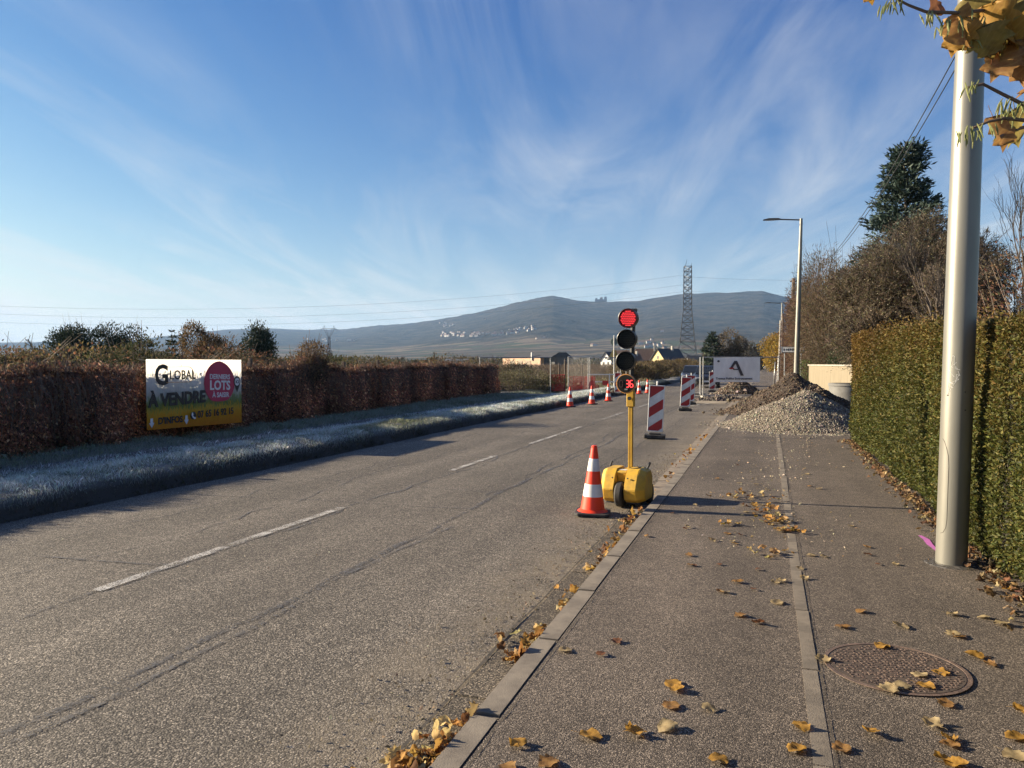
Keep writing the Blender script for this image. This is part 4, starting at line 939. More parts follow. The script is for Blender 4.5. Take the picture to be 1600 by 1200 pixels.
twig_mass(mg, (-.15, 0, 3.25), (2.3, 2.1, 2.5), 105000, .15, .019, TW, 201, 36)
twig_mass(mg, (-.6, .5, 2.2), (2.0, 1.8, 1.6), 40000, .15, .019, TW, 202, 22)
conifer('blue_spruce', 'tall blue green spruce rising behind the leafless tree', (5.75, 38.0, 0), 11.4, 2.75, 30, 9, 230, .24, [(0.040, 0.062, 0.048), (0.056, 0.084, 0.068), (0.024, 0.040, 0.030)], 122, droop=-.12, open_=.12, power=.80, top=.10)
bush('garden_shrub', 'dense brown twiggy shrub mass beside the wooden utility pole', (3.7, 43, 0), (2.3, 3.4, 6.3), 60000, .20, [(.12, .085, .055), (.08, .058, .04), (.165, .125, .085), (.10, .09, .05)], seed=123, mat=M_dead, stems=420, lumps=18, wr=.13)
bush('garden_shrub', 'brown shrub filling the gap below the leafless tree', (4.9, 33.0, 0), (1.9, 2.6, 4.6), 50000, .17, [(.10, .075, .048), (.065, .053, .033), (.14, .11, .07), (.085, .085, .04)], seed=124, mat=M_dead, stems=300, lumps=16, wr=.13)
bush('garden_shrub', 'reddish brown shrub behind the farther lamp post', (2.9, 58, 0), (1.7, 4.2, 7.0), 36000, .26, [(.15, .085, .058), (.105, .065, .048), (.18, .12, .08)], seed=125, mat=M_dead, stems=300, lumps=16, wr=.13)
bush('copper_hedge', 'copper brown beech hedge behind the near lamp post', (4.4, 14.6, 0), (1.8, 4.0, 3.1), 30000, .055, [(.15, .075, .045), (.11, .05, .035), (.19, .11, .06), (.09, .07, .035)], seed=126, mat=M_dead, stems=200, lumps=18)
bare_tree('bare_tree', 'bare fruit tree right of the near lamp post', (4.9, 20.6, 0), 5.9, (9, 8, 7), (.62, .6, .55), (.5, .55, .55), .05, stems=3, lean=.3, seed=127, twig=M_dtwig, thick=.6, lift=.3, lf=.62)
bare_tree('bare_tree', 'bare upright tree at the right edge above the copper hedge', (6.3, 20.0, 0), 6.6, (9, 8, 7), (.6, .6, .55), (.4, .5, .5), .045, stems=5, lean=.28, seed=128, twig=M_dtwig, thick=.6, lift=.42, lf=.66)
bush('yew_hedge', 'dark green yew hedge growing over the cream wall', (3.15, 32.8, 0.1), (0.75, 2.9, 2.15), 12000, .06, [(.020, .034, .014), (.03, .045, .018), (.045, .06, .022)], seed=129, stems=40, lumps=12)
bush('evergreen_shrub', 'dark grey green evergreen shrub right above the cream wall', (4.15, 31.0, 0.1), (1.0, 1.3, 2.75), 9000, .08, [(.04, .055, .035), (.06, .078, .05), (.025, .036, .022)], seed=130, stems=40, lumps=9)
bush('green_shrub', 'mid green shrub at the foot of the lamp post behind the soil heap', (2.0, 38.2, 0.05), (0.75, 1.2, 1.5), 6000, .06, [(.06, .085, .022), (.085, .11, .03)], seed=131, stems=30)
bush('autumn_tree', 'small yellow orange autumn tree beside the far utility poles', (1.5, 96, 0.8), (2.1, 2.1, 4.0), 9000, .20, [(.38, .24, .04), (.28, .17, .035), (.20, .16, .04)], seed=132, stems=60, lumps=10, cat='tree')
conifer('far_conifer', 'dark conifer at the end of the road above the banner fence', (-10.3, 155, 0), 7.9, 2.6, 12, 7, 60, .7, NE, 133, power=.75)
bush('far_tree', 'round grey brown tree beside the dark conifer at the road end', (-6.3, 157, 0), (3.2, 3, 7.0), 9000, .32, [(.13, .10, .065), (.09, .075, .05), (.16, .125, .08)], seed=134, mat=M_dead, stems=120, lumps=10, cat='tree')
for k, (x, y, h, lab) in enumerate(((-2.2, 190, 5.6, 'misty bare tree behind the fence banner'), (2.4, 215, 6.6, 'misty bare tree closing the end of the road'), (5.0, 175, 6.2, 'misty bare tree below the autumn tree'), (-14.5, 230, 5.2, 'misty low tree left of the dark conifer'))):
    bush('misty_tree', lab, (x, y, 0), (3.0, 3, h), 5000, .36, [(.085, .075, .055), (.06, .058, .045)], seed=140 + k, mat=M_dead, stems=150, lumps=9, cat='tree')

# ------------------------------------------------------------------ lettering
def text_mesh(name, body, size, mat, parent, M, bold=0.0, ext=0.002, sx=1.0, align='LEFT', shear=0.0):
    """lettering in the local xy plane of M"""
    cu = bpy.data.curves.new(name, 'FONT'); cu.body = body; cu.size = size; cu.extrude = ext; cu.offset = bold
    cu.align_x = align; cu.shear = shear; cu.resolution_u = 3
    tmp = bpy.data.objects.new(name, cu); COL.objects.link(tmp)
    me = bpy.data.meshes.new_from_object(tmp)
    bpy.data.objects.remove(tmp); me.materials.clear(); me.materials.append(mat)
    me.transform(M @ Matrix.Diagonal((sx, 1, 1, 1)))
    return link(name, me, parent)
def flat(name, poly, z0, z1, mat, parent, M):
    me = bpy.data.meshes.new(name); n = len(poly)
    V = [M @ Vector((x, y, z0)) for x, y in poly] + [M @ Vector((x, y, z1)) for x, y in poly]
    me.from_pydata(V, [], [tuple(range(n - 1, -1, -1)), tuple(range(n, 2 * n))] + [(i, (i + 1) % n, n + (i + 1) % n, n + i) for i in range(n)]); me.update()
    me.materials.append(mat); return link(name, me, parent)
def ell(cx, cy, rx, ry, n=28, a0=0.0, a1=2 * math.pi): return [(cx + rx * math.cos(a0 + (a1 - a0) * i / n), cy + ry * math.sin(a0 + (a1 - a0) * i / n)) for i in range(n)]
def cloth(name, w, h, mat, parent, M, ripple, nx=40, ny=20, sag=0.0, skew=None):
    u = np.linspace(0, 1, nx); v_ = np.linspace(0, 1, ny); U, W_ = np.meshgrid(u, v_, indexing='ij')
    Zr = ripple * (vnoise(U * 9, W_ * 4, 51.0, 3)) * (0.3 + 0.7 * np.sin(np.pi * U))
    Xr = U * w; Yr = W_ * h + (skew(U, W_) if skew else 0) - sag * np.sin(np.pi * U) * W_
    V = np.stack([Xr, Yr, Zr], -1).reshape(-1, 3); Vt = np.array([M @ Vector(p) for p in V])
    i = np.arange(nx - 1)[:, None] * ny + np.arange(ny - 1)[None]
    F = np.stack([i, i + ny, i + ny + 1, i + 1], -1).reshape(-1, 4)
    return link(name, np_mesh(name, Vt, F, mat, None, True), parent)

# ---- the sale banner on the creeper fence (local x along the road, y up, z towards the road)
bn = empty('sale_banner', (-11.40, 11.9, 0.36), 0, 'wide printed sale banner with red bubble tied to the creeper fence', 'banner')
bn.scale = (1.10, 1.10, 1.10)
BM = Matrix(((0, 0, 1, 0), (1, 0, 0, 0), (0, 1, 0, 0), (0, 0, 0, 1)))
m, nt, b = new_mat('printed_banner_vinyl')
v = obj_vec(nt); s = N(nt, 'ShaderNodeSeparateXYZ'); nt.links.new(v, s.inputs[0])
hgt = MATH(nt, 'DIVIDE', s.outputs[2], 1.25)
gr = NOISE(nt, obj_vec(nt, (1, 14, 2.2)), 3.0, 6, 0.7)
hh = MATH(nt, 'ADD', hgt, MATH(nt, 'MULTIPLY', MATH(nt, 'SUBTRACT', gr, 0.5), 0.62))
c = RAMP(nt, hh, [(0.0, (0.90, 0.30, 0.012)), (0.18, (0.97, 0.46, 0.02)), (0.25, (0.90, 0.58, 0.07)), (0.31, (0.20, 0.28, 0.05)), (0.40, (0.34, 0.42, 0.20)), (0.48, (0.68, 0.70, 0.62)), (0.72, (0.88, 0.85, 0.79)), (1.0, (0.90, 0.86, 0.80))])
dirt = RAMP(nt, NOISE(nt, v, 5, 6, 0.65), [(0.3, 0.85), (0.7, 1.0)])
c = MIXC(nt, 1.0, c, dirt, 'MULTIPLY')
nt.links.new(c, b.inputs['Base Color']); b.inputs['Roughness'].default_value = 0.45
tl = N(nt, 'ShaderNodeBsdfTranslucent'); nt.links.new(c, tl.inputs[0]); mx = N(nt, 'ShaderNodeMixShader'); mx.inputs[0].default_value = 0.5
nt.links.new(b.outputs[0], mx.inputs[1]); nt.links.new(tl.outputs[0], mx.inputs[2]); nt.links.new(mx.outputs[0], nt.nodes['Material Output'].inputs[0])
BW, BH = 2.58, 1.25
cloth('printed_sheet', BW, BH, m, bn, BM, 0.012, skew=lambda U, W_: -0.05 * U * (1 - W_))
K_ink = plain('black_print', (0.018, 0.018, 0.02), (0.03, 0.03, 0.03), 5, 0.5)
W_ink = plain('white_print', (0.78, 0.74, 0.74), (0.66, 0.62, 0.62), 5, 0.5)
R_ink = plain('crimson_print', (0.52, 0.03, 0.09), (0.42, 0.025, 0.07), 3, 0.5)
O_ink = plain('orange_outline_print', (0.62, 0.33, 0.14), (0.55, 0.28, 0.1), 5, 0.5)
def BT(x, y, z=0.016, rot=0.0): return BM @ Matrix.Translation((x, y, z)) @ Matrix.Rotation(rot, 4, 'Z')
text_mesh('lettering', 'G', 0.50, K_ink, bn, BT(0.18, 0.80), 0.016, sx=0.92)
text_mesh('lettering', 'LOBAL', 0.235, K_ink, bn, BT(0.54, 0.885), 0.004, sx=0.95)
def rounded(x0, y0, x1, y1, r): return [(x0, y0)] + [(x1 - r + r * math.sin(t), y0 + r - r * math.cos(t)) for t in np.linspace(0, math.pi / 2, 6)] + [(x1 - r + r * math.cos(t), y1 - r + r * math.sin(t)) for t in np.linspace(0, math.pi / 2, 6)] + [(x0, y1)]
pts = rounded(0.46, 0.83, 1.16, 1.11, 0.12); mb = MB()
for p, q in zip(pts, pts[1:]): mb.tube(BT(*p, 0.014).translation, BT(*q, 0.014).translation, 0.006, n=4)
mb.build('logo_outline', O_ink, bn)
text_mesh('lettering', '\u00c0 VENDRE', 0.315, K_ink, bn, BT(0.04, 0.405, rot=0.02), 0.013, sx=0.98)
text_mesh('lettering', "D'INFOS", 0.165, K_ink, bn, BT(0.25, 0.085), 0.005)
text_mesh('lettering', '07 65 16 92 15', 0.185, K_ink, bn, BT(1.26, 0.135, rot=0.015), 0.004, sx=0.93)
flat('phone_mark', ell(1.145, 0.185, 0.075, 0.075), 0.014, 0.018, K_ink, bn, BM)
flat('phone_mark', [(1.10, .24), (1.13, .25), (1.145, .20), (1.13, .19), (1.17, .15), (1.19, .16), (1.21, .13), (1.17, .115), (1.12, .15), (1.095, .20)], 0.0185, 0.0195, W_ink, bn, BM)
for x in (0.10, 0.96): flat('arrow_mark', [(x - .03, .20), (x + .03, .20), (x + .03, .12), (x + .06, .12), (x, .03), (x - .06, .12), (x - .03, .12)], 0.014, 0.017, W_ink, bn, BM)
bub = ell(1.90, 0.80, 0.45, 0.42, 40)
bub = [(x + (0.10 if (x > 1.95 and y > .8) else 0) * (y - .8) * -1.2, y if y > 0.44 else 0.44 + (y - .44) * .35) for x, y in bub]
flat('red_bubble', bub, 0.013, 0.016, R_ink, bn, BM)
text_mesh('lettering', 'DERNIERS', 0.135, W_ink, bn, BT(1.90, 0.865, 0.019, -0.03), 0.003, align='CENTER')
text_mesh('lettering', 'LOTS', 0.255, W_ink, bn, BT(1.90, 0.655, 0.019, -0.03), 0.008, align='CENTER')
text_mesh('lettering', '\u00c0 SAISIR', 0.135, W_ink, bn, BT(1.92, 0.505, 0.019, -0.02), 0.003, align='CENTER')
pin = ell(2.42, 0.80, 0.105, 0.115, 22, math.pi * -0.12, math.pi * 1.12) + [(2.42, 0.58)]
flat('map_pin', pin, 0.0165, 0.019, K_ink, bn, BM); flat('map_pin', ell(2.42, 0.80, 0.075, 0.08), 0.0195, 0.021, W_ink, bn, BM)
text_mesh('lettering', 'ICI', 0.085, K_ink, bn, BT(2.42, 0.77, 0.0225), 0.002, align='CENTER')
for x, y in ((.03, 1.22), (2.55, 1.22), (.03, .03), (2.55, .0), (1.3, 1.22)):
    p = BM @ Vector((x, y, .005)); MB().tube(p, p + Vector((-.22, .02, .03)), .006, n=5).build('tie', M_dark, bn)

# ---- traffic cones
def make_cone():
    e = empty('traffic_cone')
    MB().prism([(-.19, -.15), (-.15, -.19), (.15, -.19), (.19, -.15), (.19, .15), (.15, .19), (-.15, .19), (-.19, .15)], 'z', 0.0, .035).build('base', M_black, e, bevel=.008)
    def rad(z): return .135 - (z - .03) / .72 * .105
    def band(z0, z1, mat, name, extra=0.0):
        o = MB().lathe([(rad(z0) + extra, z0), (rad(z1) + extra, z1)], n=28).build(name, mat, e, smooth=True); return o
    MB().lathe([(.165, .036), (.155, .044), (rad(.06), .062), (rad(.20), .20)], n=28).build('body', M_orange, e, smooth=True)
    band(.20, .335, M_white, 'white_band', .0015); band(.335, .475, M_orange, 'orange_band')
    band(.475, .61, M_white, 'white_band', .0015)
    MB().lathe([(rad(.61), .61), (rad(.72), .72), (.034, .722), (.034, .735), (.026, .742), (.026, .752)], n=28).build('tip', M_orange, e, smooth=True)
    return e
cone0 = make_cone()
GC = 'orange and white traffic cones'
def put(proto, loc, rz, label, cat, group, first=[]):
    if proto.name in first: o = copy_tree(proto)
    else: o = proto; first.append(proto.name)
    o.location = loc; o.rotation_euler = (0, 0, rz); return tag(o, label, cat, group)
o = put(cone0, (-1.80, 8.22, 0.008), 0.15, 'large orange and white cone beside the yellow signal trolley', 'traffic cone', GC); o.rotation_euler = (0, R(1.4), .15)
put(cone0, (-7.10, 28.4, 0.01), 0.5, 'leftmost cone of the three along the far verge', 'traffic cone', GC)
put(cone0, (-6.72, 30.5, 0.01), 0.9, 'middle cone of the three along the far verge', 'traffic cone', GC)
put(cone0, (-6.60, 33.3, 0.01), 0.2, 'right cone of the three along the far verge, below the white barrier', 'traffic cone', GC)
put(cone0, (-6.55, 41.5, 0.01), 0.2, 'cone half hidden behind the countdown disc', 'traffic cone', GC)
put(cone0, (-6.35, 43.2, 0.01), 0.7, 'hindmost cone peeping out beside the signal mast', 'traffic cone', GC)

# ---- striped warning panels
def make_panel():
    e = empty('warning_panel')
    MB().box((0, 0, .045), (.46, .34, .09)).box((0, 0, .10), (.26, .20, .05)).build('rubber_foot', M_black, e, bevel=.015)
    for x in (-.12, .12): MB().box((x, -.175, .05), (.10, .012, .05)).build('foot_reflector', M_dark, e)
    w, h, z0 = .34, 1.02, .15
    mb = MB(); t = .022
    mb.box((-w / 2 + t / 2, 0, z0 + h / 2), (t, .045, h)).box((w / 2 - t / 2, 0, z0 + h / 2), (t, .045, h)).box((0, 0, z0 + t / 2), (w - 2 * t, .045, t)).box((0, 0, z0 + h - t / 2), (w - 2 * t, .045, t))
    mb.build('frame', M_wpaint, e, bevel=.004)
    MB().box((0, 0, z0 + h / 2), (w - 2 * t, .02, h - 2 * t)).build('white_face', M_white, e)
    # red stripes rising to the right, clipped to the face
    xa, xb, za, zb = -w / 2 + t, w / 2 - t, z0 + t, z0 + h - t
    def clip(poly):
        for f_, lim, sg in ((1, za, 1), (1, zb, -1)):
            out = []
            for i in range(len(poly)):
                p, q = poly[i], poly[(i + 1) % len(poly)]; a_, b_ = (p[1] - lim) * sg, (q[1] - lim) * sg
                if a_ >= 0: out.append(p)
                if a_ * b_ < 0: k_ = a_ / (a_ - b_); out.append((p[0] + (q[0] - p[0]) * k_, lim))
            poly = out
        return poly
    rise = .21; st = .215
    for zs in (zb - .01 - st, zb - .01 - 3 * st, zb - .01 - 5 * st):
        poly = clip([(xa, zs - rise * .2), (xb, zs + rise * .8), (xb, zs + rise * .8 + st), (xa, zs - rise * .2 + st)])
        if zs > zb - .3: poly = clip([(xa, zs - rise * .2), (xb, zs + rise * .8), (xb, zs + 1), (xa, zs + 1)])
        if len(poly) > 2:
            for s_ in (-1, 1): MB().prism(poly, 'y', s_ * .0103, s_ * .0125).build('red_stripe', M_red, e)
    MB().tube((0, 0, z0 + h), (0, 0, z0 + h + .09), .017, n=8).build('lamp_peg', M_wpaint, e)
    return e
pan0 = make_panel(); GP = 'red and white striped warning panels'
def putp(loc, rz, tilt, label):
    o = put(pan0, loc, rz, label, 'warning panel', GP); o.rotation_euler = (0, tilt, rz)
putp((-2.34, 17.0, 0.008), R(6), R(2.6), 'nearest striped warning panel, standing right behind the signal mast')
putp((-2.72, 27.3, 0.008), R(10), R(2.8), 'second striped warning panel, in front of the fence with the banner')
putp((-2.96, 31.7, 0.008), R(14), R(2.6), 'striped warning panel mostly hidden behind the second one')
putp((-3.05, 46.2, 0.008), R(5), R(0.5), 'striped warning panel behind the mesh fence beside the dark car')
putp((-7.35, 39.6, 0.01), R(0), 0, 'striped warning panel partly hidden by the countdown disc, at the white barrier')

# ---- the signal on its yellow battery trolley
tl0 = empty('traffic_signal', (-1.55, 8.93, 0.008), R(-6), 'portable traffic light on yellow trolley showing red and 36', 'traffic light')
def lobe(xa, xb, out):
    prof = [(-.19, .055), (-.27, .10), (-.30, .21), (-.20, .37), (-.12, .43), (.15, .43), (.25, .33), (.26, .12), (.20, .055)]
    V = []; n_ = len(prof)
    for x, k_ in ((xa, 0), ((xa + xb) / 2 + .03 * out, 0), (xb, 1)):
        for y, z in prof:
            cx, cz = 0.0, .25
            V.append((x, y * (1 - .34 * k_), cz + (z - cz) * (1 - .12 * k_) if z < .4 else z - .03 * k_))
    F = [tuple(range(n_)), tuple(range(2 * n_, 3 * n_))]
    for r_ in range(2):
        for i in range(n_): j = (i + 1) % n_; F.append((r_ * n_ + i, r_ * n_ + j, (r_ + 1) * n_ + j, (r_ + 1) * n_ + i))
    return MB().add(V, F)
lobe(-.075, -.255, -1).build('shell_side', M_yscuff, tl0, bevel=.006, seg=2)
lobe(.045, .265, 1).build('shell_side', M_yscuff, tl0, bevel=.006, seg=2)
MB().prism([(-.13, .28), (-.16, .395), (-.12, .412), (.16, .412), (.20, .30), (.18, .10), (-.05, .10)], 'x', -.0745, .0445).build('shell_middle', M_yscuff, tl0, bevel=.006)
MB().box((-.012, -.095, .4135), (.085, .06, .003)).build('sticker', M_white, tl0)
mb = MB(); rs_ = random.Random(8)
mb.path([(.10, .10, .435), (.16, .02, .437), (.14, -.06, .436), (.06, -.08, .425), (.03, .02, .418), (.03, .085, .425)], .006, 6); mb.build('power_cable', M_blackp, tl0)
for x, y, z in ((.08, -.235, .335), (.08, -.285, .20), (-.10, -.235, .335), (-.10, -.285, .20)): MB().tube((x, y, z), (x, y - .012, z + .004), .009, n=8).build('bolt', M_dark, tl0)
MB().prism([(-.10, .30), (-.10, .19), (.0, .19), (.0, .30)], 'x', -.0747, -.0742).build('wheel_arch', M_black, tl0)
RX = Matrix.Rotation(math.pi / 2, 4, 'Y')
def wheel(c_, r_, w_, parent):
    t_ = MB().lathe([(r_ * .55, -w_ * .5), (r_ * .9, -w_ * .5), (r_, -w_ * .3), (r_, w_ * .3), (r_ * .9, w_ * .5), (r_ * .55, w_ * .5)], c_, 28, RX).build('tyre', M_black, parent, smooth=True)
    MB().lathe([(r_ * .56, -w_ * .4), (r_ * .56, w_ * .4)], c_, 20, RX).build('rim', M_galv, t_)
wheel((-.017, -.19, .145), .145, .085, tl0); wheel((.225, .17, .12), .12, .06, tl0); wheel((-.225, .17, .12), .12, .06, tl0)
MB().box((0, .02, .045), (.40, .34, .03)).build('under_frame', M_dark, tl0)
MB().tube((-.235, .12, .42), (-.225, .15, .475), .013, n=8).build('handle', M_blackp, tl0)
MB().tube((.215, .10, .41), (.245, .13, .485), .014, n=8).build('handle', M_blackp, tl0)
MB().box((.0045, .10, .85), (.021, .05, .90)).box((.0315, .10, .85), (.021, .05, .90)).build('mast', M_yellow, tl0, bevel=.003)
MB().box((.018, .105, .85), (.0055, .035, .90)).build('mast_slot', M_dark, tl0)
MB().box((.018, .10, 1.235), (.085, .075, .20)).build('mast_collar', M_yellow, tl0, bevel=.006)
MB().tube((.018, .055, 1.235), (.018, .025, 1.235), .022, n=12).build('clamp_knob', M_blackp, tl0)
MB().tube((.018, .10, 1.33), (.045, .10, 2.28), .030, n=8).build('signal_post', M_blackp, tl0)
M_led_off = plain('unlit_led', (0.022, 0.024, 0.022), (0.014, 0.016, 0.014), 20, 0.35, spec=.3)
M_led_red = emit('lit_red_led', (1.0, 0.05, 0.06), 0.55, (0.3, .015, .015)); M_lens_red = emit('glowing_red_lens', (1.0, 0.02, 0.025), 0.012, (0.10, .006, .006))
M_lens = plain('black_lens', (0.006, 0.0065, 0.006), (0.009, 0.009, 0.008), 20, 0.5, spec=.2)
RF = Matrix.Rotation(R(90), 4, 'X')     # lathe axis towards local -y
def head(cx, cz, r_, lit):
    c_ = (cx, -.02, cz)
    h_ = MB().lathe([(r_ * .55, -.10), (r_ * .93, -.06), (r_, 0), (r_, .052), (r_ * .96, .055), (r_ * .90, .03), (r_ * .88, .022)], c_, 36, RF).build('lamp_housing', M_blackp, tl0, smooth=True)
    MB().lathe([(r_ * .885, .0), (r_ * .885, .0225), (0.001, .030)], c_, 32, RF).build('lens', M_lens_red if lit else M_lens, h_)
    mb_ = MB(); sp_ = r_ * .205
    for iy in range(-8, 9):
        for ix in range(-8, 9):
            x = (ix + .5 * (iy % 2)) * sp_; z = iy * sp_ * .866
            if math.hypot(x, z) < r_ * .76: mb_.lathe([(r_ * .060, .022), (r_ * .060, .034), (r_ * .04, .038)], (cx + x, -.02, cz + z), 6, RF)
    o_ = mb_.build('led_array', M_led_red if lit else M_led_off, h_); o_['kind'] = 'stuff'
    MB().box((cx + .02, .06, cz), (.05, .10, .05)).build('bracket', M_blackp, h_)
head(.022, 2.165, .113, True); head(.008, 1.925, .113, False); head(-.004, 1.672, .113, False)
MB().box((.062, .05, 2.255), (.06, .09, .05)).build('top_box', M_blackp, tl0)
cd = MB().lathe([(.06, -.08), (.10, -.05), (.112, 0), (.112, .02), (.104, .022)], (-.003, -.03, 1.408), 36, RF).build('countdown_disc', M_blackp, tl0, smooth=True)
M_ring = plain('orange_ring', (0.50, 0.22, 0.05), (0.40, .18, .05), 6, .5)
MB().lathe([(.104, .0225), (.113, .021), (.1145, .012), (.1145, -.02)], (-.003, -.03, 1.408), 40, RF).build('ring', M_ring, cd)
MB().lathe([(.1035, .0), (.1035, .0235), (.001, .0245)], (-.003, -.03, 1.408), 32, RF).build('face', M_lens, cd)
MB().tube((-.003, -.03, 1.52), (-.003, -.03, 1.552), .006, n=6).build('aerial', M_galv, cd)
SEG = {'3': 'abgcd', '6': 'afgedc'}
M_dig = emit('lit_red_digit', (1.0, 0.05, 0.05), 0.7, (0.3, .02, .02)); M_doff = plain('unlit_digit', (0.05, .012, .012), (0.04, .01, .01), 10, .5)
def digit(ch, cx, cz, w_, h_, mat):
    t_ = .011; mb_ = MB()
    S_ = {'a': ((0, h_ / 2), 0), 'g': ((0, 0), 0), 'd': ((0, -h_ / 2), 0), 'b': ((w_ / 2, h_ / 4), 1), 'c': ((w_ / 2, -h_ / 4), 1), 'f': ((-w_ / 2, h_ / 4), 1), 'e': ((-w_ / 2, -h_ / 4), 1)}
    for q in SEG.get(ch, 'abcdef'):
        (x, z), vert = S_[q]
        mb_.box((cx + x, -.0575, cz + z), (t_, .004, h_ / 2 - t_ * .7) if vert else (w_ - t_ * .9, .004, t_))
    mb_.build('digit', mat, cd)
digit('3', .022, 1.408, .034, .078, M_dig); digit('6', .068, 1.408, .034, .078, M_dig); digit('8', -.055, 1.408, .034, .078, M_doff)
for x in (-.012, .0, .012): MB().box((x + .004, -.0570, 1.343), (.009, .003, .016)).build('small_mark', M_galv, cd)

# ---- lamp posts
def lamp_post(name, loc, lean, h, arm, label, hatch=False, group='street lamps along the pavement'):
    e = empty(name, loc, 0, label, 'street lamp', group); e.rotation_euler = (0, lean, 0)
    if hatch: MB().lathe([(.19, 0.0), (.185, .006), (.15, .009), (.12, .012)], n=28).build('asphalt_collar', M_seal, e)
    MB().lathe([(.112, -.1), (.112, .02), (.110, 2.5), (.085, h * .75), (.062, h)], n=40).build('pole', M_post, e, smooth=True)
    MB().tube((0, 0, h - .06), (-arm + .45, 0, h + .0), .032, n=10).build('arm', M_post if hatch else M_dark, e)
    hd = MB().prism([(-arm - .25, .0), (-arm + .0, .055), (-arm + .40, .05), (-arm + .50, .015), (-arm + .50, -.015), (-arm - .25, -.02)], 'y', -.11, .11)
    hd.v = [(x, y, z + h) for x, y, z in hd.v]; ho = hd.build('lamp_head', M_dark, e, bevel=.02)
    MB().box((-arm + .05, 0, h - .025), (.40, .17, .014)).build('led_glass', M_galv, ho)
    if hatch:
        # the door outline, following the round pole on the side facing the pavement
        r_ = .1122; pts_ = []
        a0 = R(-148)
        for (da, z) in [(0, .25), (12, .26), (22, .30), (25, .36), (25, .78), (22, .86), (14, .92), (4, .97), (-6, .99)]:
            a_ = a0 + R(da); pts_.append((r_ * math.cos(a_), r_ * math.sin(a_), z))
        mb_ = MB(); mb_.path(pts_, .0016, 4); mb_.build('hatch_seam', M_joint, e)
        mb_ = MB(); rs_ = random.Random(4)
        for k_ in range(9):
            a_ = R(-118 + rs_.uniform(-16, 16)); z = 1.36 + k_ * .03; q = [(a_ + rs_.uniform(-.25, .25), z + rs_.uniform(-.04, .05)) for _ in range(4)]
            mb_.path([(.1115 * math.cos(t_), .1115 * math.sin(t_), zz_) for t_, zz_ in q], .0012, 4)
        mb_.build('scratched_scrawl', M_wpaint, e)
        for da, z in ((-138, 1.33), (-75, 1.36), (-72, 1.22)): MB().tube((.108 * math.cos(R(da)), .108 * math.sin(R(da)), z), (.114 * math.cos(R(da)), .114 * math.sin(R(da)), z), .006, n=8).build('bolt', M_dark, e)
    return e
lamp_post('street_lamp', (1.385, 6.80, .073), R(1.1), 8.3, 1.6, 'thick pale steel lamp post standing in the near pavement', True)
lamp_post('street_lamp', (1.19, 36.3, .073), R(1.2), 7.95, 1.35, 'slim lamp post with flat head behind the soil heap')
lamp_post('street_lamp', (1.33, 84.9, .073), R(.4), 7.9, 1.5, 'distant lamp post partly hidden behind the utility poles')

# ---- wooden and concrete poles, sign, overhead wires
def pole(name, label, x, y, h, r0, r1, mat, arms=True):
    e = empty(name, (x, y, .07), 0, label, 'utility pole', 'poles along the pavement')
    MB().tube((0, 0, -.1), (.10, 0, h), r0, r1, n=10).build('pole', mat, e, smooth=True)
    if arms:
        MB().box((.1, 0, h - .25), (.5, .07, .07)).build('cross_arm', M_wood, e)
        for s_ in (-1, 1): MB().lathe([(.03, 0), (.045, .03), (.03, .06), (.04, .09), (.02, .11)], (.1 + s_ * .2, 0, h - .215), 10).build('insulator', M_conc, e)
    return e
pole('utility_pole', 'dark wooden utility pole beside the slim lamp post', 1.68, 60.8, 7.9, .17, .12, M_wood)
pole('utility_pole', 'brown wooden pole before the distant lamp post', 1.35, 82.5, 6.6, .16, .12, M_wood, False)
pole('utility_pole', 'pale concrete post left of the poles', 1.0, 74.2, 5.5, .11, .08, M_conc, False)
pole('fence_stake', 'thin white post left of the concrete post', 0.75, 66, 2.2, .05, .05, M_wpaint, False)
pole('fence_stake', 'thin yellow post below the place-name sign', 1.72, 52, 2.3, .04, .04, M_yellow, False)
pole('fence_stake', 'short grey post at the far pavement edge', 0.45, 60, 1.7, .04, .04, M_galv, False)
sg = empty('road_sign', (1.40, 48, .07), R(-2), 'white rectangular road sign with dark border behind the poles', 'road sign')
MB().box((0, 0, 2.40), (1.30, .03, .36)).build('panel', M_wpaint, sg)
mb = MB()
for x0, z0, dx, dz in ((0, 2.56, 1.24, .03), (0, 2.24, 1.24, .03), (-.61, 2.40, .03, .30), (.61, 2.40, .03, .30)): mb.box((x0, -.018, z0), (dx, .006, dz))
mb.build('border', K_ink, sg)
for k_, x in enumerate((-.48, -.33, -.22, -.11, .0, .38, .5)): MB().box((x, -.018, 2.40), (.07, .006, .14 - .03 * (k_ % 2))).build('letter_mark', K_ink, sg)
for x in (-.45, .45): MB().tube((x, .03, -.1), (x, .03, 2.55), .03, n=8).build('post', M_galv, sg)
GW = 'overhead wires above the pavement'
for k_, dx in enumerate((-.055, .055)):
    A = Vector((1.78 + dx, 60.8, 7.95)); B = Vector((2.35 + dx * 1.4, -12, 8.2 + dx))
    wire('overhead_wire', [A.lerp(B, t_) + Vector((.55 * math.sin(math.pi * t_), 0, -4 * 2.15 * t_ * (1 - t_))) for t_ in np.linspace(0, 1, 40)], .009, ('thin overhead wire on the street side, rising to the top edge', 'thin overhead wire on the garden side, rising to the top edge')[k_], group=GW)

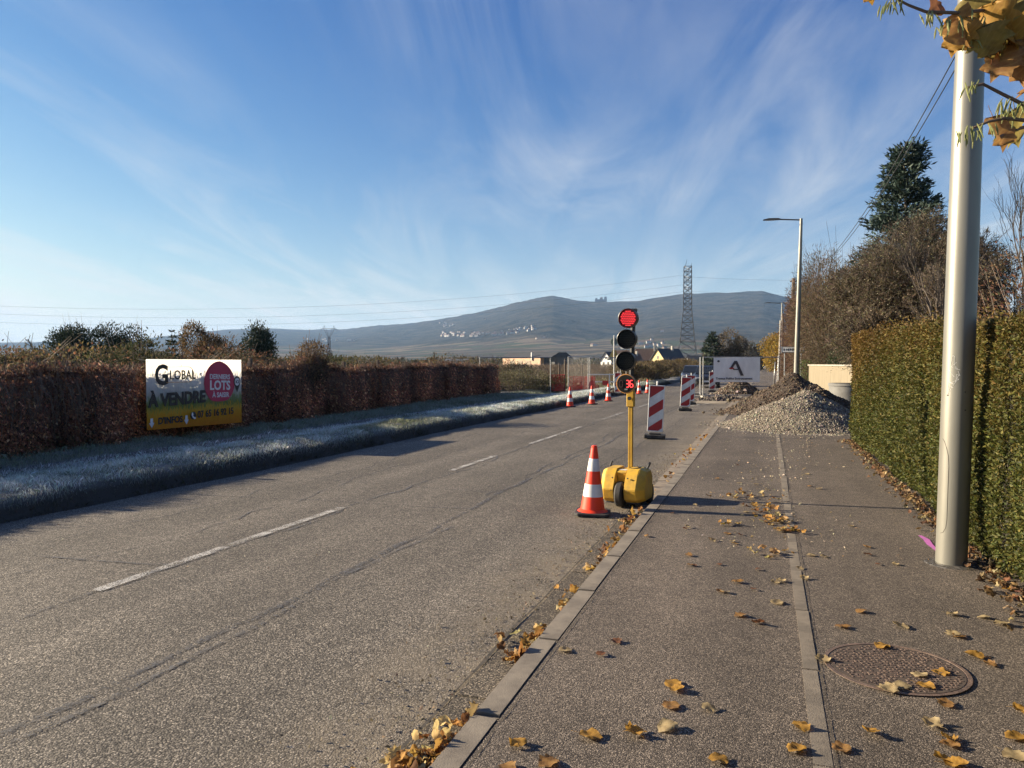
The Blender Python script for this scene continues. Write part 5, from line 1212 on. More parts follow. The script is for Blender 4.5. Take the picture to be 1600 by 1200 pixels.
# ---- mesh fence panels
def mesh_panel(name, label, A, B, h=1.95, cat='mesh fence', foot=True, group='temporary mesh fence panels'):
    A, B = Vector(A), Vector(B); L = (B - A).length; a_ = math.atan2(B.y - A.y, B.x - A.x)
    e = empty(name, A, a_, label, cat, group)
    mb_ = MB(); r_ = .021
    mb_.tube((0, 0, .05), (0, 0, h), r_, n=8).tube((L, 0, .05), (L, 0, h), r_, n=8).tube((0, 0, h), (L, 0, h), r_, n=8).tube((0, 0, .15), (L, 0, .15), r_, n=8)
    mb_.build('tube_frame', M_galv, e)
    P0, P1 = [], []
    for x in np.arange(.10, L, .10): P0.append((x, 0, .15)); P1.append((x, 0, h))
    for z in np.arange(.35, h, .25): P0.append((0, 0, z)); P1.append((L, 0, z))
    k_ = np.full(len(P0), .0014); V, F = seg_tubes(P0, P1, k_, k_, 3)
    link('wire_mesh', np_mesh('wire_mesh', V, F, M_galv), e)
    if foot:
        for x in (0, L): MB().box((x, 0, .065), (.22, .62, .13)).build('block_foot', M_conc, e, bevel=.015)
    return e
mesh_panel('mesh_fence', 'mesh fence panel reaching out past the end of the creeper fence', (-13.1, 34.6, .0), (-9.95, 35.9, .08))
mesh_panel('mesh_fence', 'mesh fence panel in front of the vineyard behind the cones', (-9.9, 39.2, .05), (-9.55, 42.4, .05))
mesh_panel('mesh_fence', 'mesh fence panel behind the white barrier', (-9.5, 42.6, .05), (-8.35, 45.8, .05))
fb = mesh_panel('mesh_fence', 'mesh fence panel carrying the grey white company banner', (-2.89, 37.5, .0), (0.50, 38.65, .03))
mesh_panel('mesh_fence', 'mesh fence panel seen edge-on beside the striped panels', (-3.35, 41.2, .0), (-3.02, 37.6, .0))
# company banner hung on that panel
cb = empty('company_banner', (-2.43, 37.56, 0.78), math.atan2(1.15, 3.39), 'grey white company banner with dark letter A on the mesh fence', 'banner')
M_cban = plain('white_banner_cloth', (0.82, 0.83, 0.85), (0.68, 0.69, 0.72), 2.5, 0.6, stretch=(1, 1, .5))
CM = Matrix(((1, 0, 0, 0), (0, 0, -1, -.05), (0, 1, 0, 0), (0, 0, 0, 1)))
cloth('banner_cloth', 2.2, 1.14, M_cban, cb, CM, .035, skew=lambda U, W_: .03 * U * W_)
def CT(x, y, z=.045): return CM @ Matrix.Translation((x, y, z))
N_ink = plain('navy_print', (0.035, .038, .055), (.05, .052, .07), 4, .5)
flat('letter_a_stroke', [(0.97, 1.0), (1.10, 1.0), (1.42, .30), (1.27, .30)], .042, .046, N_ink, cb, CM)
flat('letter_a_stroke', [(0.97, 1.0), (1.05, .90), (.86, .62), (.74, .62)], .042, .046, N_ink, cb, CM)
flat('letter_a_stroke', [(.90, .62), (1.16, .62), (1.14, .57), (.92, .57)], .042, .046, N_ink, cb, CM)
flat('red_swoosh', ell(.84, .63, .13, .055, 16, 0, math.pi) + [(.80, .60)], .0465, .049, M_red, cb, CM)
text_mesh('lettering', 'Travaux Publics Environnement', .135, N_ink, cb, CT(.10, .12), .004, sx=1.0)
flat('corner_mark', ell(.22, .98, .06, .05, 14), .042, .046, N_ink, cb, CM)

# ---- white barrier, red nets and stakes at the trench across the road
br = empty('safety_barrier', (-9.85, 43.7, .02), R(8), 'white tube safety barrier with red blocks across the road', 'barrier'); br.scale = (1.25, 1.25, 1)
mb = MB()
for z in (.10, .58, 1.0): mb.box((.75, 0, z), (1.55, .04, .06))
for x in (0, .98, 1.5): mb.box((x, 0, .55), (.05, .05, 1.0))
mb.build('frame', M_wpaint, br)
for x in (.17, .80, 1.36): MB().box((x, -.025, .52), (.28, .03, .26)).build('red_block', M_netred, br)
for x in (.05, 1.45): MB().box((x, 0, .03), (.08, .5, .06)).build('foot', M_black, br)
def net(label, A, B, h):
    A, B = Vector(A), Vector(B); L = (B - A).length; e = empty('safety_net', A, math.atan2(B.y - A.y, B.x - A.x), label, 'safety net', 'red plastic safety nets')
    P0, P1 = [], []
    for x in np.arange(0, L, .07): P0.append((x, 0, .05)); P1.append((x + random.uniform(-.03, .03), 0, h + random.uniform(-.03, .03)))
    for z in np.arange(.08, h, .07): P0.append((0, 0, z)); P1.append((L, 0, z + random.uniform(-.03, .03)))
    k_ = np.full(len(P0), .022); V, F = seg_tubes(P0, P1, k_, k_, 3); link('netting', np_mesh('netting', V, F, M_netred), e)
    for x in (0, L): MB().tube((x, 0, -.05), (x, 0, h + .15), .018, n=6).build('stake', M_wood, e)
net('red plastic safety net beside the weeds', (-11.1, 40.2, .1), (-10.35, 40.3, .1), .95)
net('red plastic safety net behind the middle cone', (-10.6, 45.0, .05), (-9.7, 45.0, .05), .85)
net('red plastic safety net left of the white barrier', (-10.7, 42.4, .05), (-9.95, 42.9, .05), .9)
net('short red net strip lying low behind the cones', (-10.2, 43.2, .05), (-9.2, 43.6, .05), .40)
for k_, (x, y, h) in enumerate(((-10.6, 41.2, 1.9), (-10.3, 44, 1.7), (-12.2, 46, 1.7))):
    o = empty('wooden_stake', (x, y, 0), 0, ('dark wooden stake behind the first mesh fence post', 'wooden stake between the mesh fence panels', 'wooden stake at the vineyard corner')[k_], 'stake', 'wooden stakes by the vineyard')
    MB().tube((0, 0, -.05), (.02, 0, h), .05, .04, n=7).build('shaft', M_wood, o); MB().box((.02, 0, h - .1), (.12, .04, .05)).build('wire_clip', M_galv, o)
sp_ = empty('sign_post', (-9.3, 48.7, 0), R(3), 'slim post carrying round and triangular signs seen from behind', 'road sign')
MB().tube((0, 0, -.1), (0, 0, 3.45), .028, n=8).build('post', M_wpaint, sp_)
RY = Matrix.Rotation(R(90), 4, 'X')
M_back = plain('sign_back', (0.15, .19, .16), (.12, .15, .13), 4, .5)
MB().lathe([(.24, -.01), (.24, .012), (.225, .02)], (0, .04, 3.05), 28, RY).build('round_sign', M_back, sp_)
MB().prism([(-.36, 2.02), (.36, 2.02), (.0, 2.66)], 'y', .03, .045).build('triangle_sign', plain('yellow_sign_edge', (.40, .26, .05), (.2, .2, .1), 3, .5), sp_)
MB().box((0, .035, 1.93), (.86, .02, .12)).build('text_plate', M_back, sp_)
for x in (-.02, .02): MB().box((x * 4, .05, 2.2), (.02, .02, .5)).build('bracket', M_galv, sp_)
# excavated earth beside the cones
M_chunk = plain('broken_asphalt', (0.09, .08, .07), (.05, .045, .04), 6, .9, .4, 40)

# ---- heaps: earth, gravel and the small pile
def heap(name, label, cx, cy, rx, ry, h, mat, seed, rough, stone_n, stone_s, stone_c, peak=1.25, cat='heap', z0=.07, mat_st=None, flank=None):
    rng = np.random.default_rng(seed); e = empty(name, (cx, cy, z0), 0, label, cat)
    def hz_(x, y):
        x_ = x / rx; y_ = y / ry; r_ = np.sqrt(x_ ** 2 + y_ ** 2)
        r_ = r_ + .12 * vnoise(x * 1.6 / rx * 2, y * 1.6 / ry * 2, seed + .3, 3)
        hh_ = h * np.clip(1 - r_, 0, 1) ** peak
        return hh_ * (1 + .34 * vnoise(x * 2.2, y * 2.2, seed + .5, 3)) + rough * vnoise(x * 6, y * 6, seed + .7, 3) * np.clip((1 - r_) * 4, 0, 1) - .02
    a_ = np.linspace(0, 2 * np.pi, 73); q = np.linspace(0, 1.12, 34); A_, Q_ = np.meshgrid(a_, q, indexing='ij')
    X_, Y_ = Q_ * rx * np.cos(A_), Q_ * ry * np.sin(A_)
    link('mound', grid_mesh('mound', X_, Y_, hz_(X_, Y_), mat), e)
    n_ = stone_n; aa = rng.uniform(0, 2 * np.pi, n_); qq = np.sqrt(rng.uniform(0, 1, n_)) * 1.06
    far = rng.uniform(0, 1, n_) < .05; qq = np.where(far, qq * rng.uniform(1.0, 1.35, n_), qq)
    sx_, sy_ = qq * rx * np.cos(aa), qq * ry * np.sin(aa); sz_ = np.maximum(hz_(sx_, sy_), 0.004)
    c_ = np.stack([sx_, sy_, sz_], 1); s_ = stone_s * rng.lognormal(0, .42, n_)
    base = np.array([(1, 0, 0), (0, 1, 0), (-1, 0, 0), (0, -1, 0), (.1, .1, .75), (0, 0, -.75)])
    th = rng.uniform(0, 2 * np.pi, n_); ct, st_ = np.cos(th)[:, None], np.sin(th)[:, None]
    bj = base[None] * (1 + rng.uniform(-.35, .35, (n_, 6, 3))) * s_[:, None, None]
    bx = np.stack([bj[..., 0] * ct - bj[..., 1] * st_, bj[..., 0] * st_ + bj[..., 1] * ct, bj[..., 2]], -1) + c_[:, None]
    f0 = np.array([(0, 1, 4), (1, 2, 4), (2, 3, 4), (3, 0, 4), (1, 0, 5), (2, 1, 5), (3, 2, 5), (0, 3, 5)])
    F = (np.arange(n_) * 6)[:, None, None] + f0[None]
    o_ = link('loose_stones', np_mesh('loose_stones', bx.reshape(-1, 3), F.reshape(-1, 3), mat_st or M_stone, np.repeat(pal(rng, n_, stone_c), 6, axis=0)), e); o_['kind'] = 'stuff'
    return e
M_stone = leaf_mat('stone_chips', 0.0, 0.85)
ST = [(.22, .19, .148), (.15, .128, .10), (.30, .265, .21), (.105, .09, .07)]
ER = [(.07, .048, .032), (.048, .033, .022), (.10, .072, .05), (.15, .118, .085)]
heap('gravel_heap', 'broad heap of pale grey gravel on the pavement', 0.85, 20.6, 1.95, 2.35, .98, plain('gravel_bed', (.20, .17, .13), (.11, .095, .075), 40, .9, .8, 60), 11, .015, 46000, .0145, ST, 1.05)
heap('soil_heap', 'tall dark brown soil heap behind the gravel', 0.90, 26.2, 2.25, 2.4, 1.34, M_soil, 12, .07, 9000, .024, ER, 1.15)
heap('rubble_heap', 'small mound of brown rubble behind the banner fence', -1.45, 42.2, 1.35, 1.5, .98, M_soil, 13, .05, 5000, .038, ER + [(.30, .25, .2)], 1.1, z0=.0)
heap('trench_spoil', 'low dark spoil and broken asphalt at the trench edge', -2.05, 35.6, 1.25, .75, .20, M_soil, 14, .05, 1800, .05, [(.06, .052, .045), (.10, .085, .07), (.16, .135, .11)], .7, z0=.0)
heap('trench_spoil', 'low earth strip between the banner fence and the soil heap', -.45, 34.2, .9, .8, .16, M_sand, 15, .03, 1500, .035, ER, .7)
heap('verge_spoil', 'dark earth bank behind the three far cones', -8.1, 41.0, .9, 2.6, .34, M_soil, 16, .05, 2500, .04, ER, .8, z0=.02)
sheet('dirt_patch', -2.9, -1.62, 32.6, 36.8, .0100, M_sand, kind='structure')
sheet('dirt_patch', -1.05, 1.5, 32.6, 37.0, .0865, M_sand, kind='structure')
# ---- wall and concrete ring
wl = empty('garden_wall', (1.77, 35.3, .07), math.atan2(-6.0, 1.17), 'cream concrete garden wall beyond the soil heap', 'wall')
m, nt, b = new_mat('streaked_cream_concrete'); v = obj_vec(nt, (5, 5, .35))
nt.links.new(MIXC(nt, RAMP(nt, NOISE(nt, v, 2.2, 6, .65), [(.35, 0.0), (.7, 1.0)]), (.25, .21, .145), (.145, .12, .08)), b.inputs['Base Color']); b.inputs['Roughness'].default_value = .9
MB().box((3.1, 0, .74), (6.2, .18, 1.5)).build('wall_slab', m, wl, bevel=.01)
MB().box((3.1, 0, 1.515), (6.3, .26, .05)).build('coping', M_conc, wl, bevel=.008)
rg = empty('concrete_ring', (2.66, 29.0, .07), 0, 'grey concrete pipe ring standing between soil heap and hedge', 'pipe ring')
MB().lathe([(.52, 0), (.62, 0), (.62, .80), (.645, .81), (.645, .90), (.52, .90)], n=36).build('ring', plain('grey_concrete', (.20, .197, .188), (.14, .137, .13), 3, .85, .15, 40), rg, smooth=True)
MB().lathe([(.519, 0.0), (.519, .90)], n=36).build('ring_inside', M_conc, rg)

# ---- cars
def car(label, loc, rz, paint, group='cars on the far road'):
    e = empty('parked_car', loc, rz, label, 'car', group)
    # cross-sections along y (front at -y), each (y, half width, z low, z belt)
    prof = [(-2.05, .62, .35, .62), (-1.9, .78, .24, .78), (-1.2, .86, .22, .92), (-.6, .88, .22, .98), (.8, .88, .22, 1.0), (1.7, .85, .24, 1.02), (2.0, .78, .34, .98)]
    V = []; F = []
    for y, w, zl, zb in prof: V += [(-w * .9, y, zl), (-w, y, zl + .18), (-w, y, zb - .12), (-w * .88, y, zb), (w * .88, y, zb), (w, y, zb - .12), (w, y, zl + .18), (w * .9, y, zl)]
    for i in range(len(prof) - 1):
        for k_ in range(8): F.append((i * 8 + k_, i * 8 + (k_ + 1) % 8, (i + 1) * 8 + (k_ + 1) % 8, (i + 1) * 8 + k_))
    F += [tuple(range(8)), tuple(range(48, 56))]
    MB().add(V, F).build('body', paint, e, bevel=.03, seg=2, smooth=True)
    g_ = MB().add([(-.76, -1.05, .96), (.76, -1.05, .96), (.62, -.35, 1.44), (-.62, -.35, 1.44), (-.78, 1.85, .98), (.78, 1.85, .98), (.62, 1.35, 1.46), (-.62, 1.35, 1.46)],
        [(0, 1, 2, 3), (4, 7, 6, 5), (0, 3, 7, 4), (1, 5, 6, 2), (3, 2, 6, 7), (0, 4, 5, 1)]).build('cabin_glass', M_glass, e, bevel=.02)
    MB().add([(-.64, -.38, 1.44), (.64, -.38, 1.44), (.64, 1.38, 1.46), (-.64, 1.38, 1.46), (-.58, -.2, 1.50), (.58, -.2, 1.50), (.58, 1.2, 1.51), (-.58, 1.2, 1.51)], [(0, 3, 2, 1), (4, 5, 6, 7), (0, 1, 5, 4), (1, 2, 6, 5), (2, 3, 7, 6), (3, 0, 4, 7)]).build('roof', paint, e, bevel=.02)
    for x in (-.80, .80):
        for y in (-1.3, 1.3): wheel((x, y, .31), .31, .20, e)
    for s_ in (-1, 1):
        MB().box((s_ * .58, -1.97, .66), (.28, .10, .12)).build('headlight', M_lamp, e, bevel=.02)
        MB().box((s_ * .68, 1.93, .80), (.18, .12, .18)).build('tail_light', M_red, e, bevel=.02)
        MB().box((s_ * .93, -.75, 1.0), (.14, .10, .11)).build('door_mirror', paint, e, bevel=.02)
    MB().box((0, -2.06, .45), (.52, .03, .11)).build('number_plate', M_white, e); MB().box((0, -2.03, .60), (.7, .05, .10)).build('grille', M_dark, e)
    return e
m, nt, b = new_mat('car_glass'); b.inputs['Base Color'].default_value = (.02, .025, .03, 1); b.inputs['Roughness'].default_value = .06; M_glass = m
m, nt, b = new_mat('headlamp'); b.inputs['Base Color'].default_value = (.7, .7, .7, 1); b.inputs['Roughness'].default_value = .1; b.inputs['Metallic'].default_value = .5; M_lamp = m
def paint(name, c_):
    m_, nt_2, b_ = new_mat(name); b_.inputs['Base Color'].default_value = (*c_, 1); b_.inputs['Roughness'].default_value = .3; b_.inputs['Coat Weight'].default_value = .6; return m_
P_blk = paint('black_car_paint', (.014, .015, .017)); P_gry = paint('dark_grey_car_paint', (.05, .055, .065)); P_wht = paint('white_car_paint', (.7, .7, .7))
car('black car stopped behind the mesh fence and company banner', (-4.05, 55.5, 0), R(4), P_blk)
car('dark grey car waiting beyond the striped panels', (-5.75, 63.8, 0), R(3), P_gry)
car('tiny white car far down the road', (-0.2, 205, .08), 0, P_wht)

# ------------------------------------------------------------------ fallen leaves
def leaf_outline(kind, rng):
    """half outlines of broad toothed leaves, along y from the stalk to the tip"""
    if kind == 0: pts = [(0, 0), (.22, .03), (.40, .18), (.36, .30), (.50, .42), (.38, .55), (.36, .72), (.20, .82), (.10, .93), (0, 1.0)]
    elif kind == 1: pts = [(0, 0), (.20, .02), (.36, .14), (.44, .34), (.42, .54), (.32, .72), (.18, .88), (0, 1.0)]
    else: pts = [(0, 0), (.30, -.06), (.55, .12), (.40, .26), (.60, .48), (.36, .50), (.30, .62), (.34, .80), (.14, .80), (0, 1.02)]
    return [(x * rng.uniform(.9, 1.1), y) for x, y in pts]
def leaf_mesh(name, kind, curl, fold, cup, mat, rng, stalk=True, thick=.0012):
    o = leaf_outline(kind, rng); V = []; F = []
    o = [q for a_, b_ in zip(o, o[1:]) for q in (a_, ((a_[0] + b_[0]) / 2 + (.012 if b_[1] < .95 else 0), (a_[1] + b_[1]) / 2))] + [o[-1]]; n_ = len(o); sd = rng.uniform(0, 90)
    def bend(x, y):
        """curl along the length, fold about the midrib, ripple at the rim"""
        ang = curl * (y - .3); r_ = 1 / max(abs(curl), .05)
        yy = math.sin(ang) * r_ if abs(curl) > .05 else y - .3; zz = (1 - math.cos(ang)) * r_ * (1 if curl > 0 else -1) if abs(curl) > .05 else 0
        zz += fold * abs(x) + cup * x * x * 2 + .05 * math.sin(y * 11 + x * 7) * abs(x) * 2
        k_ = abs(x) * 2
        return (x * (1 - .15 * abs(cup) * k_) + .10 * nz(x * 3, y * 3, sd) * k_, yy + .08 * nz(x * 3, y * 3, sd + 7) * k_, zz + .26 * nz(x * 2.3, y * 2.3, sd + 3) * (.3 + k_) + .10 * nz(x * 6, y * 6, sd + 5) * (.3 + k_))
    cols_ = []
    for sgn in (-1, 0, 1):
        for f_ in ((1.0, .75, .5, .25) if sgn == -1 else ((0.0,) if sgn == 0 else (.25, .5, .75, 1.0))): cols_.append((sgn, f_))
    for sgn, f_ in cols_:
        for x, y in o: V.append(bend(sgn * f_ * x, y - (.03 * abs(sgn) * f_ if 0 < y < 1 else 0)))
    for c_ in range(len(cols_) - 1):
        for i in range(n_ - 1): F.append((c_ * n_ + i, (c_ + 1) * n_ + i, (c_ + 1) * n_ + i + 1, c_ * n_ + i + 1))
    V = np.array(V); V[:, 2] -= V[:, 2].min()
    mb_ = MB(); mb_.add(V, F)
    if stalk:
        p = V[4 * n_]; mb_.tube(p, (p[0] + .04, p[1] - .22, p[2] + .05), .012, .009, n=4); mb_.tube((p[0] + .04, p[1] - .22, p[2] + .05), (p[0] + .02, p[1] - .38, p[2] + .02), .009, .007, n=4)
    me = bpy.data.meshes.new(name); me.from_pydata(mb_.v, [], mb_.f); me.update(); me.materials.append(mat)
    for p_ in me.polygons: p_.use_smooth = True
    return me
def dry_leaf_mat(name, c1, c2, c3):
    m, nt, b = new_mat(name); t = N(nt, 'ShaderNodeTexCoord')
    w = N(nt, 'ShaderNodeTexWave', wave_type='BANDS', bands_direction='DIAGONAL'); w.inputs['Scale'].default_value = 3.2; w.inputs['Distortion'].default_value = 1.5
    nt.links.new(t.outputs['Object'], w.inputs[0])
    c = MIXC(nt, RAMP(nt, NOISE(nt, t.outputs['Object'], 3.5, 5, .65), [(.35, 0.0), (.65, 1.0)]), c1, c2)
    c = MIXC(nt, MATH(nt, 'MULTIPLY', RAMP(nt, w.outputs[0], [(.70, 0.0), (.98, 1.0)]), .22), c, c3)
    nt.links.new(c, b.inputs['Base Color']); b.inputs['Roughness'].default_value = .6
    tl_ = N(nt, 'ShaderNodeBsdfTranslucent'); nt.links.new(c, tl_.inputs[0]); mx = N(nt, 'ShaderNodeMixShader'); mx.inputs[0].default_value = .45
    nt.links.new(b.outputs[0], mx.inputs[1]); nt.links.new(tl_.outputs[0], mx.inputs[2]); nt.links.new(mx.outputs[0], nt.nodes['Material Output'].inputs[0])
    return m
L_tan = dry_leaf_mat('tan_leaf', (.36, .20, .06), (.24, .12, .04), (.52, .33, .11))
L_yel = dry_leaf_mat('golden_leaf', (.46, .25, .04), (.32, .17, .035), (.62, .42, .10))
L_pale = dry_leaf_mat('pale_leaf', (.46, .36, .19), (.33, .24, .12), (.55, .44, .26))
L_brn = dry_leaf_mat('brown_leaf', (.20, .085, .035), (.12, .05, .025), (.27, .14, .06))
L_oliv = dry_leaf_mat('olive_leaf', (.30, .24, .06), (.20, .15, .045), (.38, .30, .11))
r_ = random.Random(3)
LM = {}
for key, mat_ in (('tan', L_tan), ('golden', L_yel), ('pale', L_pale), ('brown', L_brn)):
    LM[key] = [leaf_mesh('fallen_leaf', k % 3, (1.2, -1.0, 2.0, .5)[k], (.20, -.25, .45, .10)[k], (.3, .3, -.3, .4)[k], mat_, r_) for k in range(4)]
LAB = {'tan': 'tan curled leaf', 'golden': 'golden yellow leaf', 'pale': 'pale straw-coloured leaf', 'brown': 'dark brown shrivelled leaf'}
# leaf spots on the pavement, worked out from image pixels: x, y, kind
LEAVES = [(-0.96, 2.97, 'golden', 0.085), (-0.8, 2.89, 'tan', 0.085), (-0.95, 2.8, 'tan', 0.085), (-0.71, 3.14, 'golden', 0.085), (-0.52, 3.22, 'golden', 0.085), (-0.39, 3.33, 'pale', 0.085), (-0.41, 3.55, 'tan', 0.085), (-0.43, 3.8, 'golden', 0.085), (-0.41, 3.72, 'golden', 0.085), (-0.25, 3.56, 'pale', 0.085), (-0.8, 4.27, 'brown', 0.07225000000000001), (-0.84, 4.05, 'brown', 0.07225000000000001), (-1.03, 4.06, 'pale', 0.085), (-0.16, 3.11, 'golden', 0.085), (0.15, 3.52, 'golden', 0.085), (0.13, 3.31, 'golden', 0.085), (0.3, 3.37, 'tan', 0.085), (0.43, 3.55, 'golden', 0.085), (0.7, 3.7, 'pale', 0.085), (0.73, 3.59, 'golden', 0.085), (0.73, 3.54, 'tan', 0.085), (0.68, 3.4, 'golden', 0.085), (0.7, 3.36, 'golden', 0.085), (0.94, 3.52, 'pale', 0.085), (1.01, 3.7, 'golden', 0.085), (0.79, 3.95, 'tan', 0.085), (0.73, 4.15, 'golden', 0.085), (0.74, 4.27, 'pale', 0.085), (0.64, 4.11, 'pale', 0.085), (0.56, 4.04, 'pale', 0.085), (0.85, 4.35, 'golden', 0.085), (0.62, 4.66, 'golden', 0.085), (0.29, 4.33, 'pale', 0.085), (1.08, 4.66, 'golden', 0.085), (1.11, 4.56, 'tan', 0.085), (1.06, 4.97, 'tan', 0.085), (1.03, 4.99, 'pale', 0.085), (0.44, 4.94, 'tan', 0.085), (0.58, 5.29, 'tan', 0.085), (0.77, 5.06, 'pale', 0.085), (1.35, 5.3, 'pale', 0.085), (1.1, 4.0, 'golden', 0.085), (1.58, 6.11, 'golden', 0.065), (1.52, 6.37, 'pale', 0.065), (0.83, 6.57, 'brown', 0.05525), (0.97, 6.62, 'pale', 0.065), (0.79, 6.88, 'brown', 0.05525), (-0.29, 5.44, 'tan', 0.065), (-0.26, 5.43, 'pale', 0.065), (-0.14, 4.97, 'tan', 0.085), (-0.04, 4.85, 'brown', 0.07225000000000001), (-0.19, 5.72, 'tan', 0.065), (-0.08, 5.56, 'brown', 0.05525), (0.07, 5.3, 'pale', 0.085), (0.1, 5.85, 'pale', 0.065), (0.07, 5.8, 'pale', 0.065), (-0.6, 6.4, 'tan', 0.065), (-0.56, 6.09, 'tan', 0.065), (-0.35, 6.18, 'brown', 0.05525), (-0.28, 7.03, 'pale', 0.065), (-0.25, 6.94, 'golden', 0.065), (-0.22, 7.32, 'brown', 0.05525), (-0.34, 7.33, 'tan', 0.065), (-0.05, 6.12, 'brown', 0.05525), (0.05, 7.88, 'golden', 0.065), (0.11, 8.02, 'golden', 0.065), (0.15, 7.75, 'golden', 0.065), (0.18, 7.62, 'pale', 0.065), (0.09, 7.68, 'golden', 0.065), (-0.01, 8.02, 'tan', 0.065), (-0.21, 8.47, 'pale', 0.065), (-0.11, 8.4, 'tan', 0.065), (0.02, 8.37, 'pale', 0.065), (0.11, 8.47, 'golden', 0.065), (-0.25, 8.85, 'pale', 0.065), (-0.12, 8.97, 'golden', 0.065), (-0.05, 8.95, 'pale', 0.065), (-0.94, 8.16, 'brown', 0.05525), (-0.75, 8.68, 'pale', 0.065), (-0.62, 10.82, 'pale', 0.065), (-0.64, 10.81, 'tan', 0.065), (-0.34, 10.5, 'pale', 0.065), (-0.13, 10.45, 'pale', 0.065), (0.02, 10.07, 'pale', 0.065), (-0.05, 9.56, 'pale', 0.065), (0.52, 10.51, 'tan', 0.065), (0.63, 10.33, 'pale', 0.065), (-0.42, 12.35, 'brown', 0.05525), (0.55, 11.65, 'pale', 0.065), (-1.03, 6.99, 'tan', 0.065), (-0.46, 7.07, 'tan', 0.065), (-0.73, 7.43, 'brown', 0.05525), (-0.71, 7.5, 'pale', 0.065), (-0.44, 7.0, 'pale', 0.065), (0.78, 8.06, 'pale', 0.065), (0.36, 6.71, 'pale', 0.065), (0.25, 6.26, 'pale', 0.065), (1.63, 9.47, 'tan', 0.065), (1.61, 9.23, 'tan', 0.065), (-0.53, 6.08, 'brown', 0.05525), (1.46, 6.02, 'pale', 0.065), (1.29, 5.4, 'pale', 0.085), (0.46, 6.7, 'pale', 0.065), (0.27, 5.96, 'pale', 0.065), (1.1, 5.4, 'pale', 0.085), (0.82, 7.17, 'tan', 0.065)]
for x, y, key, s in LEAVES:
    o = link('fallen_leaf', r_.choice(LM[key])); o.location = (x, y, .0815 + r_.uniform(0, .003)); sc = s * r_.uniform(.85, 1.2)
    o.scale = (sc, sc, sc * r_.uniform(.35, .8)); o.rotation_euler = (r_.uniform(-.12, .12), r_.uniform(-.12, .12), r_.uniform(0, 6.28))
    if math.hypot(x - .64, y - 4.36) < .37: where = 'on the round manhole cover'
    else: where = ('near the kerb, ' if x < -.55 else 'left of the edging strip, ' if x < .14 else 'on the edging strip, ' if x < .31 else 'right of the edging strip, ' if x < 1.0 else 'near the hedge foot, ') + ('at the bottom edge' if y < 3.3 else 'nearer than the manhole' if y < 3.95 else 'level with the manhole' if y < 4.9 else 'short of the lamp post' if y < 6.4 else 'level with the lamp post' if y < 7.6 else 'level with the cone' if y < 9 else 'past the signal trolley')
    tag(o, LAB[key] + ' ' + where, 'leaf', 'fallen leaves on the pavement, ' + key)
# litter: uncountable scraps
def litter(name, label, P, size, cols, seed, wts=None, flatn=.5):
    rng = np.random.default_rng(seed); n = len(P); D = rand_dirs(n, rng); D[:, 2] *= flatn; D[:, 2] = np.abs(D[:, 2])
    s = size * rng.lognormal(0, .35, n)
    V, F = leaf_quads(P, D, s, s * .62, rng)
    V[:, 2] = np.maximum(V[:, 2], np.repeat(P[:, 2], 4))
    o = link(name, np_mesh(name, V, F, M_dead, np.repeat(pal(rng, n, cols, wts), 4, axis=0))); return tag(o, label, 'leaf litter', kind='stuff')
def leaf_drift(name, label, P, size, cols, seed, wts=None, tilt=.5):
    """litter of properly shaped, curled leaves joined into one mass"""
    rng = np.random.default_rng(seed); n = len(P); VV = []; FF = []; off = 0
    for t in range(3):
        tm = TPL[t]; tv = np.array([v_.co[:] for v_ in tm.vertices]); tf = np.array([p_.vertices[:] for p_ in tm.polygons if len(p_.vertices) == 4])
        tv = tv - np.array([0, 0, tv[:, 2].mean()])
        q = P[t::3]; m_ = len(q); a = rng.uniform(0, 2 * np.pi, m_); ax = rng.normal(0, tilt, m_); ay = rng.normal(0, tilt, m_); s = size * rng.lognormal(0, .28, m_)
        cz, sz = np.cos(a), np.sin(a); cx, sx = np.cos(ax), np.sin(ax); cy, sy = np.cos(ay), np.sin(ay)
        Rz = np.zeros((m_, 3, 3)); Rz[:, 0, 0] = cz; Rz[:, 0, 1] = -sz; Rz[:, 1, 0] = sz; Rz[:, 1, 1] = cz; Rz[:, 2, 2] = 1
        Rx = np.zeros((m_, 3, 3)); Rx[:, 0, 0] = 1; Rx[:, 1, 1] = cx; Rx[:, 1, 2] = -sx; Rx[:, 2, 1] = sx; Rx[:, 2, 2] = cx
        Ry = np.zeros((m_, 3, 3)); Ry[:, 1, 1] = 1; Ry[:, 0, 0] = cy; Ry[:, 0, 2] = sy; Ry[:, 2, 0] = -sy; Ry[:, 2, 2] = cy
        Vt = np.einsum('nij,kj->nki', Rx @ Ry @ Rz, tv) * s[:, None, None]
        Vt[:, :, 2] -= Vt[:, :, 2].min(axis=1, keepdims=True); Vt += q[:, None]
        VV.append((Vt, tf)); 
    V = np.concatenate([v_.reshape(-1, 3) for v_, _ in VV]); F = []
    for v_, tf in VV:
        F.append(((np.arange(len(v_)) * v_.shape[1])[:, None, None] + tf[None] + off).reshape(-1, 4)); off += v_.shape[0] * v_.shape[1]
    C = np.concatenate([np.repeat(pal(rng, len(v_), cols, wts), v_.shape[1], axis=0) for v_, _ in VV])
    o = link(name, np_mesh(name, V, np.concatenate(F), M_dead, C, True)); return tag(o, label, 'leaf litter', kind='stuff')
TPL = [leaf_mesh('leaf_template', k, (1.3, -.9, 2.0)[k], (.25, -.3, .5)[k], (.3, .3, -.2)[k], L_tan, r_, stalk=False) for k in range(3)]
rng = np.random.default_rng(77)
DL = [(.38, .22, .06), (.24, .12, .04), (.46, .34, .16), (.13, .065, .03)]
n = 900; Y = 6.5 + 11 * rng.uniform(0, 1, n) ** .9; X = rng.normal(.25, .55, n); k = (X > -1.0) & (X < 1.5) & (vnoise(X * 2, Y * 1.2, 61.0, 3) > -.15)
